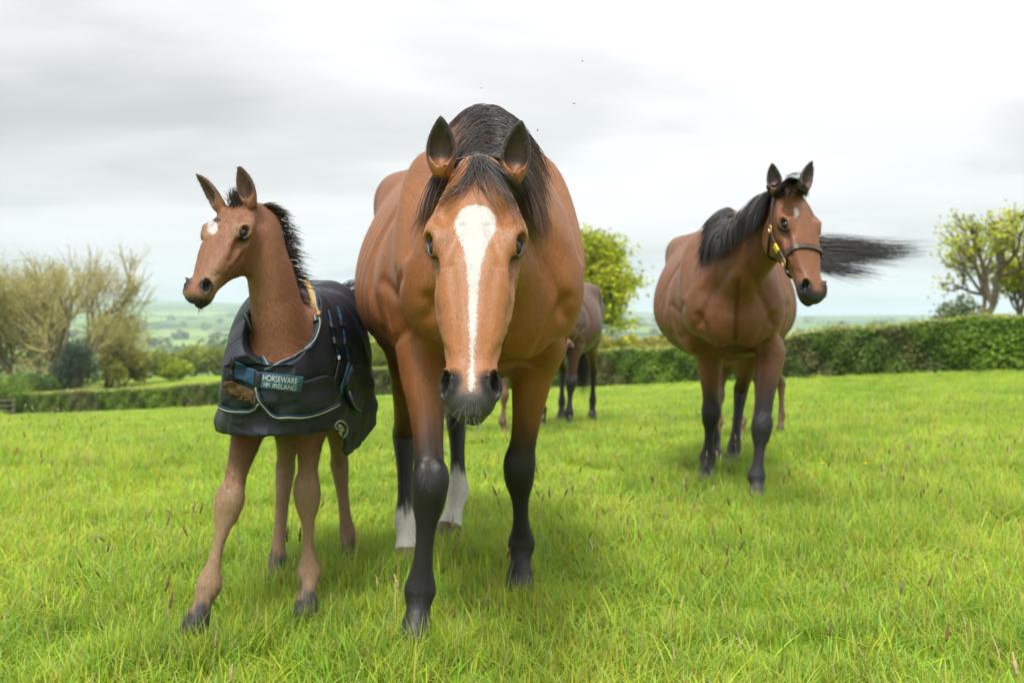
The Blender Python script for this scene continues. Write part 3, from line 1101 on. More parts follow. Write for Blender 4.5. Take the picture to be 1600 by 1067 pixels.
# ================================================================== the animals: bodies
BLAZE = [(  # centre offset (0.5 = none; +-0.05 m), half width (in 0.1 m)
    [(0, .5), (.2, .5), (.4, .51), (.6, .51), (.8, .53), (1, .52)],
    [(0, 0), (.19, 0), (.215, .30), (.29, .50), (.345, .42), (.42, .27), (.55, .16), (.66, .145), (.74, .12), (.82, .095), (.87, .12), (.92, .11), (.945, .0), (1, 0)],
    (.37, .36, .34), .005)]
M_COAT1 = coat_material('bay_coat_blaze', BLAZE)
M_COAT = coat_material('bay_coat')
M_COATF = coat_material('foal_coat', streak=.28, rough=.6)

# the front mare, head low, walking at the camera
m1 = Horse((-.095, 3.30), R(8), ts=1.04, tw=1.06)
m1.trunk(TR_MARE, ribs=.0018)
m1.muscles()
m1.neck([m1.loc(-.25, 0, 1.27), m1.loc(.06, 0, 1.27), m1.loc(.34, 0, 1.235), P(752, 330, 2.62), P(749, 300, 2.47), P(748, 290, 2.38)],
        [.16, .165, .125, .092, .074, .05], [.27, .29, .215, .140, .085, .05], [.27, .30, .26, .17, .115, .07])
m1.head(P(748, 280, 2.40), P(734, 655, 2.05), 1.04, jaw=.006, mz=.88)
m1.fore(P(662, 545, 3.22), P(672, 757, 3.03), P(656, 925, 3.03), P(648, 1006, 2.97), .99, dark=(.82, .53))
m1.fore(P(838, 535, 3.42), P(811, 733, 3.48), P(815, 850, 3.55), P(811, 926, 3.50), .99, dark=(.74, .50))
m1.hind(P(645, 530, 3.95), P(632, 678, 4.22), P(634, 815, 4.10), P(636, 883, 4.02), 1.04, dark=(.70, .44))
m1.legs[-1]['pastern'] = (.25, (.85, .81, .72), .05); m1.legs[-1]['hoof'] = (.30, .20, .12)
m1.hind(P(735, 530, 4.05), P(713, 640, 4.50), P(716, 768, 4.42), P(697, 848, 4.33), 1.06, dark=(.70, .58))
m1.legs[-1]['pastern'] = (.355, (.85, .81, .72), .05); m1.legs[-1]['hoof'] = (.20, .12, .06)
m1.ear(P(690, 266, 2.37), P(689, 180, 2.36), P(650, 240, 1.9) - P(689, 240, 2.36), .0365)
m1.ear(P(801, 276, 2.37), P(814, 186, 2.36), P(840, 240, 1.9) - P(803, 240, 2.36), .0365)
m1.start(.0055)

# the rugged foal
f1 = Horse((-.765, 3.36), R(0), foal=True)
f1.trunk(TR_FOAL)
f1.muscles()
_hl = np.array([.843, -.539, 0])
f1.neck([f1.loc(-.10, 0, .92), f1.loc(.06, 0, .90), P(442, 535, 3.24), P(433, 462, 3.18), P(420, 400, 3.15), P(404, 348, 3.14), P(393, 328, 3.12)],
        [.09, .10, .085, .068, .058, .052, .035], [.14, .15, .125, .095, .078, .064, .035], [.14, .16, .15, .115, .092, .078, .05],
        side=[f1.Lf, f1.Lf, f1.Lf, lerp(f1.Lf, _hl, .3), lerp(f1.Lf, _hl, .6), _hl, _hl], k=.04)
f1.head(P(382, 326, 3.11), P(303, 470, 2.87), .735, fw=1.05, mz=.92, ek=1.08)
DUN = (.44, .28, .155)
f1.fore(P(396, 640, 3.32), P(359, 782, 3.13), P(326, 915, 3.06), P(302, 990, 3.00), .77, dark=(.62, .42), col=DUN)
f1.legs[-1]['pastern'] = (.175, (.06, .05, .047), .06)
f1.fore(P(486, 640, 3.33), P(480, 768, 3.28), P(483, 895, 3.27), P(477, 966, 3.20), .77, dark=(.62, .42), col=DUN)
f1.legs[-1]['pastern'] = (.165, (.07, .06, .055), .06)
f1.hind(P(455, 640, 3.80), P(446, 728, 3.86), P(433, 884, 3.70), P(421, 934, 3.58), .74, dark=(.72, .46), col=DUN)
f1.legs[-1]['pastern'] = (.165, (.07, .06, .055), .06)
f1.hind(P(533, 640, 3.92), P(530, 722, 4.06), P(543, 836, 4.06), P(549, 888, 3.98), .74, dark=(.72, .46), col=DUN)
f1.legs[-1]['pastern'] = (.14, (.10, .08, .07), .06)
f1.ear(P(344, 324, 3.08), P(307, 270, 3.10), np.array([-.8, -.45, .25]), .027)
f1.ear(P(391, 318, 3.06), P(373, 257, 3.06), np.array([-.15, -1, .0]), .0285)
f1.star = [(332, 354, 8, 12, (.75, .72, .68)), (339, 344, 6, 3, (.03, .025, .022))]
f1.pale = (.42, .26, .14)
f1.start(.0055)

# the mare in a headcollar
m2 = Horse((1.27, 5.80), R(-8), ts=1.01, tw=1.12)
m2.trunk(TR_MARE, ribs=.003)
m2.muscles()
m2.neck([m2.loc(-.25, 0, 1.30), m2.loc(.06, 0, 1.28), m2.loc(.33, .02, 1.34), P(1209, 345, 5.18), P(1226, 322, 5.03), P(1233, 312, 4.94)],
        [.16, .17, .13, .098, .078, .05], [.26, .26, .20, .145, .085, .05], [.26, .29, .26, .18, .115, .07])
m2.head(P(1232, 306, 4.96), P(1272, 472, 4.66), 1.06, roll=R(-13))
m2.fore(P(1108, 548, 5.98), P(1111, 646, 5.98), P(1106, 714, 6.00), P(1100, 760, 5.90), 1.02, dark=(.70, .48))
m2.fore(P(1203, 548, 5.68), P(1190, 668, 5.50), P(1182, 745, 5.46), P(1184, 786, 5.40), 1.02, dark=(.78, .50), col=(.03, .029, .03))
m2.hind(P(1105, 520, 6.60), P(1109, 606, 7.00), P(1116, 684, 6.95), P(1119, 724, 6.80), 1.0, dark=(.68, .46))
m2.hind(P(1180, 530, 6.45), P(1158, 608, 6.85), P(1147, 700, 6.75), P(1141, 734, 6.63), 1.0, dark=(.70, .46))
m2.ear(P(1212, 299, 4.91), P(1206, 253, 4.92), np.array([-.25, -1, .0]), .037)
m2.ear(P(1255, 297, 4.90), P(1269, 250, 4.92), np.array([.35, -1, .0]), .037)
m2.star = [(1244, 332, 3.5, 8, (.6, .56, .5))]
m2.start(.0072, 3)


def stand_legs(s, fx, hx, lift=None, lr=1.0, dark=(.66, .5), col=None):
    """legs at rest or in a slow step; fx, hx: forward offsets of the (right, left) fore and hind feet"""
    k = 1.0 if not s.foal else .0
    for i, y in enumerate((-1, 1)):
        z0 = 0.0
        if not s.foal:
            s.fore(s.loc(-.02, y * .19, .92), s.loc(.02 + fx[i] * .45, y * .175, .51), s.loc(.0 + fx[i] * .9, y * .165, .215), s.loc(.04 + fx[i], y * .165, .0), lr, dark, col)
            s.hind(s.loc(-.92, y * .20, .98), s.loc(-1.30 + hx[i] * .6, y * .17, .58), s.loc(-1.26 + hx[i] * .95, y * .16, .22), s.loc(-1.2 + hx[i], y * .16, .0), lr, dark, col)
        else:
            s.fore(s.loc(-.02, y * .095, .70), s.loc(.01 + fx[i] * .45, y * .09, .42), s.loc(.0 + fx[i] * .9, y * .085, .165), s.loc(.03 + fx[i], y * .085, .0), lr, dark, col)
            s.hind(s.loc(-.50, y * .11, .76), s.loc(-.70 + hx[i] * .6, y * .095, .49), s.loc(-.68 + hx[i] * .95, y * .09, .17), s.loc(-.64 + hx[i], y * .09, .0), lr, dark, col)


# the dark bay standing behind the front mare
m3 = Horse((.47, 10.6), R(-14), ts=1.02, tw=1.0)
m3.trunk(TR_MARE)
m3.muscles()
m3.neck([m3.loc(-.25, 0, 1.28), m3.loc(.06, 0, 1.27), m3.loc(.36, 0, 1.28), m3.loc(.66, 0, 1.34), m3.loc(.85, 0, 1.40), m3.loc(.93, 0, 1.42)],
        [.15, .155, .118, .090, .074, .05], [.26, .26, .20, .145, .085, .05], [.26, .29, .24, .17, .115, .07])
m3.head(m3.loc(.92, 0, 1.40), m3.loc(1.30, 0, .92), .95)
stand_legs(m3, (-.10, .16), (.14, -.12), dark=(.70, .5))
for y in (-1, 1):
    m3.ear(m3.loc(.90, y * .06, 1.44), m3.loc(.95, y * .07, 1.60), m3.F + m3.Lf * y * .4, .035)
m3.start(.011)

# foal half hidden behind the mare in the headcollar, and one behind the front mare
f2 = Horse((1.93, 8.75), R(-43), ts=.95, foal=True)
f3 = Horse((-.03, 9.3), R(64), ts=.98, foal=True)
for f, fx, hx in ((f2, (.08, -.05), (.06, -.12)), (f3, (-.02, .08), (.08, -.04))):
    f.trunk(TR_FOAL)
    f.muscles()
    f.neck([f.loc(-.10, 0, .92), f.loc(.06, 0, .90), f.loc(.20, 0, .96), f.loc(.33, 0, 1.08), f.loc(.40, 0, 1.15)],
           [.09, .10, .08, .06, .04], [.14, .15, .12, .08, .05], [.14, .16, .13, .09, .06])
    f.head(f.loc(.40, 0, 1.14), f.loc(.66, 0, .86), .66, fw=1.07, mz=.94)
    stand_legs(f, fx, hx, lr=.76, dark=(.62, .42), col=(.23, .13, .075))
    for y in (-1, 1):
        f.ear(f.loc(.40, y * .045, 1.17), f.loc(.42, y * .055, 1.29), f.F + f.Lf * y * .5, .027)
    f.start(.010)

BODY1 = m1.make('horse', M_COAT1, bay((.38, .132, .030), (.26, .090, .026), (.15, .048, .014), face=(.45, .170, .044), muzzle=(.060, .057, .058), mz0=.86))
m1.fur(330000, .011, .00042, M_COAT1, 301)
tag(BODY1, 'big bay mare with a broad white blaze and lowered head walking straight ahead', 'horse', 'bay mares in the field')
BODYF = f1.make('foal', M_COATF, bay((.33, .135, .058), (.29, .12, .054), (.2, .085, .04), face=(.34, .150, .070), muzzle=(.04, .036, .036), mz0=.945, earc=(.10, .045, .025)))
f1.fur(150000, .013, .00042, M_COATF, 302, .42)
tag(BODYF, 'long-legged brown foal with a white star, wearing a navy rug', 'foal', 'foals in the field')
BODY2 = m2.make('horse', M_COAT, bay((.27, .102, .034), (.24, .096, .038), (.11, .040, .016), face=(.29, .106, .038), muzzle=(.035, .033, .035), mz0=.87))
m2.fur(160000, .016, .0007, M_COAT, 303)
tag(BODY2, 'bay mare with black legs and a leather headcollar, its black tail blown sideways', 'horse', 'bay mares in the field')
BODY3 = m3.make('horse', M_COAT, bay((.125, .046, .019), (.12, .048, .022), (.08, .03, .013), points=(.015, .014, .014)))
tag(BODY3, 'dark bay horse standing close behind the blazed mare, head hidden', 'horse', 'bay mares in the field')
_ff = bay((.25, .12, .06), (.22, .10, .05), (.2, .1, .05), mz0=.94)
BODYF2 = f2.make('foal', M_COATF, _ff)
tag(BODYF2, 'brown foal hidden behind the mare in the headcollar, only its thin legs showing', 'foal', 'foals in the field')
BODYF3 = f3.make('foal', M_COATF, _ff)
tag(BODYF3, 'pale-legged foal hidden behind the blazed mare, one leg showing between her forelegs', 'foal', 'foals in the field')

# ================================================================== manes, forelocks, tails
rng = np.random.default_rng(7)
H_BLACK = hair_material('black_horse_hair', (.022, .019, .018), (.020, .017, .016))
H_SUN = hair_material('sun_bleached_mane', (.024, .020, .019), (.12, .052, .022))
H_FOAL = hair_material('foal_fluff', (.035, .026, .022), (.05, .035, .028), .6)
H_WHISK = hair_material('whiskers', (.2, .18, .16), (.3, .28, .25))


def resample(pts, m):
    pts = np.asarray(pts, float)
    ch = np.concatenate([[0], np.cumsum(np.linalg.norm(np.diff(pts, axis=0), axis=1))])
    return cubic(ch, pts, np.linspace(0, ch[-1], m))


def fall_mane(h, crest, n, left, len_l, len_r, lift=.012, m=11, seed=1, clump=20, drift=.25, wind=(0, 0, 0), spread=.008):
    """hair rooted on the crest that falls to either side, kept outside the skin"""
    g = np.random.default_rng(seed)
    ncl = max(10, n // clump)
    cu = g.uniform(0, 1, ncl); cs = np.where(g.random(ncl) < left, 1.0, -1.0)
    cd = g.normal(0, drift, ncl); cl = g.uniform(.75, 1.15, ncl); cp = g.uniform(0, 6.28, ncl)
    ch = np.linspace(0, 1, len(crest))
    ci = g.integers(0, ncl, n)
    u = np.clip(cu[ci] + g.normal(0, .012, n), 0, 1)
    root = np.stack([np.interp(u, ch, crest[:, k]) for k in range(3)], 1)
    tan = np.gradient(crest, axis=0); tan /= np.linalg.norm(tan, axis=1)[:, None]
    T = np.stack([np.interp(u, ch, tan[:, k]) for k in range(3)], 1)
    S = np.cross(T, np.array([0, 0, 1.0])); S = -S / np.linalg.norm(S, axis=1)[:, None]
    S *= np.sign(S @ h.Lf)[:, None]
    sd = cs[ci]
    ln = np.where(sd > 0, np.interp(u, [0, .5, 1], len_l), np.interp(u, [0, .5, 1], len_r)) * cl[ci] * g.uniform(.7, 1.1, n)
    lf = g.uniform(.15, 1, n) * lift
    P0 = root + S * (g.normal(0, spread, n))[:, None]
    paths = np.zeros((n, m, 3))
    W = np.asarray(wind, float)
    for i in range(n):
        p = P0[i].copy(); st = ln[i] / (m - 1)
        v = S[i] * sd[i] * .9 + np.array([0, 0, .35])
        for k in range(m):
            q, nn, _, _ = h.bvh.find_nearest(Vector(p))
            q = np.array(q); nn = np.array(nn)
            dist = (p - q) @ nn
            want = .0015 + lf[i] * min(1, k / 2)
            if dist < want:
                p = q + nn * want
            paths[i, k] = p
            t = k / (m - 1)
            v = v * .62 + .38 * (S[i] * sd[i] * .55 * (1 - t) + np.array([0, 0, -1.0]) * (.4 + t) + T[i] * (cd[ci[i]] + .12 * math.sin(cp[ci[i]] + 6 * t)) + W * t)
            vn = v - nn * min(v @ nn, 0) if dist < want * 1.5 else v
            p = p + unit(vn) * st
    return paths


def px_hair(h, guides, n, jit0, jit1, lift, m=11, seed=2, dmax=.03, d0=None, wobble=0.0):
    """hair combed along lines seen in the photograph, lying on the animal where it is in front of the lens"""
    g = np.random.default_rng(seed)
    paths = np.zeros((n, m, 3))
    G = [resample(q, m) for q in guides]
    for i in range(n):
        k = g.integers(0, len(G)); q = G[k].copy()
        if g.random() < .5 and len(G) > 1:
            k2 = min(len(G) - 1, k + 1); f = g.random(); q = q * (1 - f) + G[k2] * f
        j0 = g.normal(0, 1, 2) * jit0; j1 = g.normal(0, 1, 2) * jit1
        t = np.linspace(0, 1, m)[:, None]
        ln = g.uniform(.72, 1.05)
        q = resample(q, m)
        q = q[0] + (q - q[0]) * 1.0
        if ln < 1:
            q = np.stack([np.interp(np.linspace(0, ln, m), np.linspace(0, 1, m), q[:, c]) for c in range(2)], 1)
        q = q + j0 * (1 - t) + j1 * t ** 1.3 + wobble * np.sin(t * 5 + g.uniform(0, 6)) * g.normal(0, 1, 2)
        prev = None
        lf = g.uniform(.3, 1) * lift
        for a in range(m):
            if d0 is not None:
                p = P(q[a, 0], q[a, 1], d0[0] + (d0[1] - d0[0]) * a / (m - 1))
            else:
                r = unit(ray(*q[a]))
                hit = h.bvh.ray_cast(Vector((0, 0, CAM_Z)), Vector(r))
                dd = hit[3] if hit[0] is not None else 1e3
                if prev is not None:
                    dd = min(max(dd, prev - .06), prev + dmax)
                elif dd > 100:
                    dd = h.poll[1]
                prev = dd
                p = np.array([0, 0, CAM_Z]) + r * (dd - lf * (.35 + math.sin(math.pi * min(1, a / (m - 1) * .9 + .1))))
            paths[i, a] = p
    return paths


# front mare
m1.nk = np.array([m1.loc(-.30, 0, 1), m1.loc(.0, 0, 1), m1.loc(.3, 0, 1), P(752, 330, 2.62), P(748, 290, 2.42)])
p_ = fall_mane(m1, m1.crest(0), 6000, .66, (.09, .25, .27), (.10, .19, .24), .014, seed=3)
hair_obj('mane', p_, .0010, H_SUN, BODY1, m1.O, 1)
fl = px_hair(m1, [[(735, 236), (716, 262), (694, 292), (672, 325), (652, 372)], [(738, 236), (724, 268), (704, 296), (684, 318), (660, 345)],
                  [(742, 236), (736, 262), (722, 288), (700, 306), (676, 322)], [(746, 236), (748, 262), (752, 285), (764, 305), (778, 322)],
                  [(750, 236), (762, 264), (780, 292), (796, 322), (806, 350)], [(754, 236), (774, 262), (796, 295), (815, 335), (833, 392)],
                  [(756, 238), (782, 262), (806, 292), (826, 330), (842, 372)]], 1500, (9, 5), (9, 9), .018, seed=4)
hair_obj('forelock', fl, .0009, H_SUN, BODY1, m1.O, 2)
wh = []
for i in range(34):
    b0 = np.array([rng.uniform(702, 776), rng.uniform(628, 655)])
    p0, n0 = m1.hit(*b0, 0)
    L_ = rng.uniform(.015, .045)
    dirn = unit(n0 + np.array([(b0[0] - 735) / 60, -.1, -.35]) + rng.normal(0, .25, 3))
    t = np.linspace(0, 1, 7)[:, None]
    wh.append(p0 + dirn * L_ * t + np.array([0, 0, -.012]) * t ** 2)
hair_obj('whiskers', np.array(wh), .00022, H_WHISK, BODY1, m1.O, 3)['kind'] = 'stuff'
tl = px_hair(m1, [[(700, 330), (702, 400), (704, 480), (706, 560)], [(700, 330), (708, 400), (712, 480), (716, 570)]], 500, (5, 5), (10, 16), 0, d0=(4.86, 4.95), seed=9)
hair_obj('tail', tl, .0014, H_BLACK, BODY1, m1.O, 4)

# headcollar mare
m2.nk = np.array([m2.loc(-.05, 0, 1), m2.loc(.2, 0, 1), m2.loc(.40, .02, 1), P(1209, 345, 5.18), P(1230, 318, 5.0)])
p_ = fall_mane(m2, m2.crest(0), 2600, .05, (.06, .2, .2), (.16, .36, .34), .018, seed=13)
hair_obj('mane', p_, .0018, H_BLACK, BODY2, m2.O, 5, spread=.5)
fl = px_hair(m2, [[(1238, 282), (1228, 286), (1218, 294), (1209, 304)], [(1236, 284), (1226, 292), (1218, 301), (1212, 308)], [(1238, 282), (1248, 286), (1256, 293), (1262, 302)],
                  [(1238, 284), (1246, 292), (1254, 298), (1260, 306)]], 600, (4, 2.5), (3, 3), .02, seed=14)
hair_obj('forelock', fl, .0017, H_BLACK, BODY2, m2.O, 6)
ab = px_hair(m2, [[(1228, 284), (1222, 274), (1208, 270), (1196, 274)], [(1232, 282), (1240, 270), (1252, 270), (1258, 280)], [(1230, 282), (1236, 272), (1246, 274), (1250, 284)]], 14, (3, 2), (5, 4), .0, d0=(4.93, 4.9), seed=15)
hair_obj('stray_hair', ab, .0011, H_BLACK, BODY2, m2.O, 7)
tl = px_hair(m2, [[(1130, 402), (1200, 384), (1290, 378), (1370, 386), (1440, 388)], [(1130, 405), (1200, 392), (1290, 388), (1370, 392), (1436, 391)],
                  [(1130, 408), (1200, 398), (1290, 396), (1360, 400), (1420, 398)], [(1130, 411), (1200, 404), (1280, 404), (1340, 410), (1390, 414)],
                  [(1130, 414), (1200, 408), (1270, 412), (1320, 424), (1370, 434)]], 780, (4, 6), (14, 7), 0, d0=(7.22, 6.95), seed=16, m=14, wobble=2.4)
hair_obj('tail', tl, .0022, H_BLACK, BODY2, m2.O, 8, spread=.6)

# rugged foal: bristling short mane, fluff between the ears, wind-blown tail
n = 1500
g = np.random.default_rng(21)
uu = g.uniform(.36, .99, n)
c_, s_, n_, w_, hu_, hd_ = f1.neck_p.at(uu)
ln = np.interp(uu, [.3, .5, .8, 1], [.075, .07, .06, .045]) * g.uniform(.6, 1.15, n)
root = c_ + n_ * (hu_ * .97)[:, None] + s_ * g.normal(0, .010, n)[:, None]
ct = np.sin(uu * 60) * .25
dr = n_ * .75 + s_ * (g.normal(.25, .28, n) + ct)[:, None] + np.array([.35, .25, -.12]) + g.normal(0, .16, (n, 3))
dr /= np.linalg.norm(dr, axis=1)[:, None]
t = np.linspace(0, 1, 6)
p_ = root[:, None] + dr[:, None] * (ln[:, None] * t)[..., None] + np.array([.25, .1, -.45]) * (ln[:, None] * t ** 2)[..., None] * .7
hair_obj('mane', p_, .0010, H_FOAL, BODYF, f1.O, 9)
n = 420
root = np.array([f1.hp(g.normal(.02, .05), g.normal(0, .022), .048) for _ in range(n)])
dr = f1.hn * .6 - f1.ha * .35 + np.array([.1, 0, .2]) + g.normal(0, .35, (n, 3)); dr /= np.linalg.norm(dr, axis=1)[:, None]
p_ = root[:, None] + dr[:, None] * (g.uniform(.02, .045, n)[:, None] * t)[..., None]
hair_obj('forelock', p_, .0009, H_FOAL, BODYF, f1.O, 10)
tl = px_hair(f1, [[(512, 478), (535, 452), (556, 442), (585, 450)], [(512, 480), (536, 462), (560, 458), (595, 470)], [(514, 484), (538, 476), (562, 480), (590, 500)], [(514, 488), (536, 488), (560, 500), (585, 512)]],
             260, (3, 3), (8, 6), 0, d0=(4.15, 4.2), seed=22, wobble=1.5)
hair_obj('tail', tl, .0014, H_BLACK, BODYF, f1.O, 11)
wh = []
for i in range(26):
    p0, n0 = f1.hit(rng.uniform(308, 335), rng.uniform(468, 482), 0)
    wh.append(p0 + np.array([rng.normal(0, .2), rng.normal(0, .2), -1]) * rng.uniform(.012, .03) * np.linspace(0, 1, 6)[:, None])
hair_obj('whiskers', np.array(wh), .00035, H_BLACK, BODYF, f1.O, 12)['kind'] = 'stuff'

# dark bay: mane and hanging tail; hidden foals: short brush tails
m3.nk = np.array([m3.loc(-.05, 0, 1), m3.loc(.3, 0, 1), m3.loc(.6, 0, 1), m3.loc(.88, 0, 1)])
hair_obj('mane', fall_mane(m3, m3.crest(0), 900, .9, (.06, .3, .3), (.1, .3, .3), .02, seed=31), .003, H_BLACK, BODY3, m3.O, 13)


def hang_tail(h, x, z, ln, n, w, seed, mat):
    g = np.random.default_rng(seed)
    t = np.linspace(0, 1, 9)
    r = h.loc(x, 0, z)
    off = g.normal(0, 1, (n, 3)) * np.array([.02, .02, .02]); sp = g.normal(0, 1, (n, 3)) * np.array([.05, .05, .04])
    L_ = ln * g.uniform(.7, 1.05, n)
    p = r + off[:, None] + (-h.F)[None, None] * (.10 * np.sin(t * 1.6))[None, :, None] * h.ts + sp[:, None] * (t ** 1.5)[None, :, None]
    p[..., 2] -= (L_[:, None] * t ** 1.25)
    return p


hair_obj('tail', hang_tail(m3, -1.50, 1.24, .95, 420, .003, 33, None), .003, H_BLACK, BODY3, m3.O, 14)
for h, b, sd in ((f2, BODYF2, 35), (f3, BODYF3, 36)):
    hair_obj('tail', hang_tail(h, -.79, .96, .32, 160, .003, sd, None), .002, H_FOAL, b, h.O, 15)

# ================================================================== the foal's rug
from mathutils.geometry import delaunay_2d_cdt

M_NAVY = plain('navy_rug_fabric', (.014, .019, .030), .5, 0, .4, .55, 9, .35, 900)
M_BIND = plain('teal_binding', (.014, .050, .085), .7, 0, .3, .25, 60, .3, 1200)
M_CORD = plain('cream_cord', (.30, .26, .18), .8, 0, .2, .2, 200)
M_STRAP = plain('blue_webbing', (.012, .055, .11), .6, 0, .35, .25, 50, .3, 1500)
M_DARKSTRAP = plain('dark_webbing', (.012, .014, .020), .6, 0, .35, .2, 50)
M_LABEL = plain('label_cloth', (.028, .075, .115), .7, 0, .3, .3, 90)
M_PRINT = plain('label_thread', (.42, .48, .42), .8, 0, .2, .2, 300)
M_FLEECE = plain('tan_fleece', (.42, .29, .12), .9, 0, .1, .25, 120, .5, 500)
M_HAY = plain('muddy_fleece', (.085, .055, .028), .9, 0, .1, .5, 60, .6, 400)
M_BRASS = plain('brass', (.62, .45, .17), .3, 1.0, .5, .1, 60)
M_BUCKLE = plain('dull_buckle', (.10, .10, .11), .35, .8, .5, .15, 60)
M_LEATHER = plain('brown_leather', (.045, .024, .016), .42, 0, .45, .3, 30, .2, 300)
M_YELLOW = plain('yellow_tag', (.75, .60, .02), .5, 0, .4, .05, 60)

O_ = f1.O
fl_ = f1.loc
RT = np.array([  # x, top, bottom, half width
    (-.86, .98, .62, .02), (-.84, 1.04, .46, .115), (-.76, 1.13, .40, .178), (-.60, 1.165, .40, .205), (-.40, 1.14, .40, .199), (-.20, 1.125, .40, .182), (-.04, 1.15, .40, .178),
    (.06, 1.12, .42, .178), (.16, 1.05, .44, .172), (.25, .98, .46, .150), (.305, .90, .48, .108), (.330, .84, .52, .06), (.337, .78, .58, .02)])


def _fold(p):
    q = p - O_
    x, y, z = q[:, 0], -q[:, 1], q[:, 2]
    a = np.arctan2(x, y + .25)
    return (.0045 * np.sin(z * 62 + 2.2 * np.sin(a * 3 + 1)) * np.clip((.96 - z) / .2, 0, 1) + .003 * np.sin(a * 17 + z * 16)
            + .006 * np.sin(a * 6 + z * 9 + 1.5) - .02 * np.clip((.80 - z) / .3, 0, 1) * np.clip(1 - np.abs(z - .62) / .3, 0, 1))


rug_prims = [Sweep([fl_(x, 0, (a + b) / 2) for x, a, b, w in RT], RT[:, 3], (RT[:, 1] - RT[:, 2]) / 2, None, f1.Lf, -.10, 2.7, .02, res=8, mod=_fold)]
neck_cut = Sweep([P(424, 500, 2.80), P(430, 508, 3.02), P(440, 498, 3.16), P(452, 470, 3.26), P(466, 436, 3.36), P(474, 405, 3.42)],
                 [.100, .099, .098, .096, .080, .070], [.12, .12, .12, .12, .10, .10], [.115, .116, .118, .12, .10, .10], f1.Lf, .12, 2.2, .01)


def rug_post(d, p):
    q = p - O_
    x = q @ f1.F; z = q[:, 2]
    sh = np.where((z < .69) & (x < .20), np.maximum(d, -(d + .018)), d)
    sh = np.where(z < .74, np.maximum(sh, -.76 - x), sh)
    hem = np.interp(x, [-.9, -.62, -.40, -.22, -.10, .0, .02, .06, .35], [.62, .58, .545, .52, .56, .63, .65, .655, .655])
    sh = np.maximum(sh, hem - z)
    nc = neck_cut.d(p)
    return np.maximum(sh, -nc)


rv, rq = skin(rug_prims, .006, rug_post, 1)
RUG = empty('horse_rug', O_)
tag(RUG, 'navy foal rug with teal binding and chest straps, buckled round the brown foal', 'horse rug')
mesh_obj('rug_shell', rv, rq, M_NAVY, RUG, True, O_)
rug_bvh = BVHTree.FromPolygons([tuple(v) for v in rv], [tuple(int(i) for i in f) for f in rq])


def on(bvh, px, py, lift, dfall):
    r = unit(ray(px, py))
    p, n, i, d = bvh.ray_cast(Vector((0, 0, CAM_Z)), Vector(r))
    if p is None or abs(p[1] - dfall) > .9:
        q = P(px, py, dfall)
        p, n, i, d = bvh.find_nearest(Vector(q))
    n = np.array(n)
    if n @ r > 0: n = -n
    return np.array(p) + n * lift, n


def ribbon(bvh, px, width, thick, lift, name, mat, parent, dfall, origin, n=None, closed=False, round_=False):
    """a strap laid on a surface along a line of the photograph"""
    px = np.asarray(px, float)
    m = n or max(8, int(np.linalg.norm(np.diff(px, axis=0), axis=1).sum() / 5))
    q = resample(px, m)
    pn = [on(bvh, a, b, lift, dfall) for a, b in q]
    p = np.array([a for a, _ in pn]); nn = np.array([b for _, b in pn])
    for _ in range(3):
        p[1:-1] = p[1:-1] * .5 + (p[:-2] + p[2:]) * .25
        nn[1:-1] = nn[1:-1] * .4 + (nn[:-2] + nn[2:]) * .3
    nn /= np.linalg.norm(nn, axis=1)[:, None]
    T = np.gradient(p, axis=0); T /= np.maximum(np.linalg.norm(T, axis=1), 1e-9)[:, None]
    S = np.cross(nn, T); S /= np.linalg.norm(S, axis=1)[:, None]
    mb = MB()
    if round_:
        mb.tube(p, width / 2, 8)
    else:
        sec = [(-1, 0), (-.92, 1), (.92, 1), (1, 0), (.92, -1), (-.92, -1)]
        V = np.concatenate([[p[i] + S[i] * width / 2 * a + nn[i] * thick / 2 * b for a, b in sec] for i in range(m)])
        k = 6
        Fs = [(i * k + j, i * k + (j + 1) % k, (i + 1) * k + (j + 1) % k, (i + 1) * k + j) for i in range(m - 1) for j in range(k)]
        Fs += [tuple(range(k - 1, -1, -1)), tuple(range((m - 1) * k, m * k))]
        mb.add(V, Fs)
    return mb.build(name, mat, parent, round_, origin)


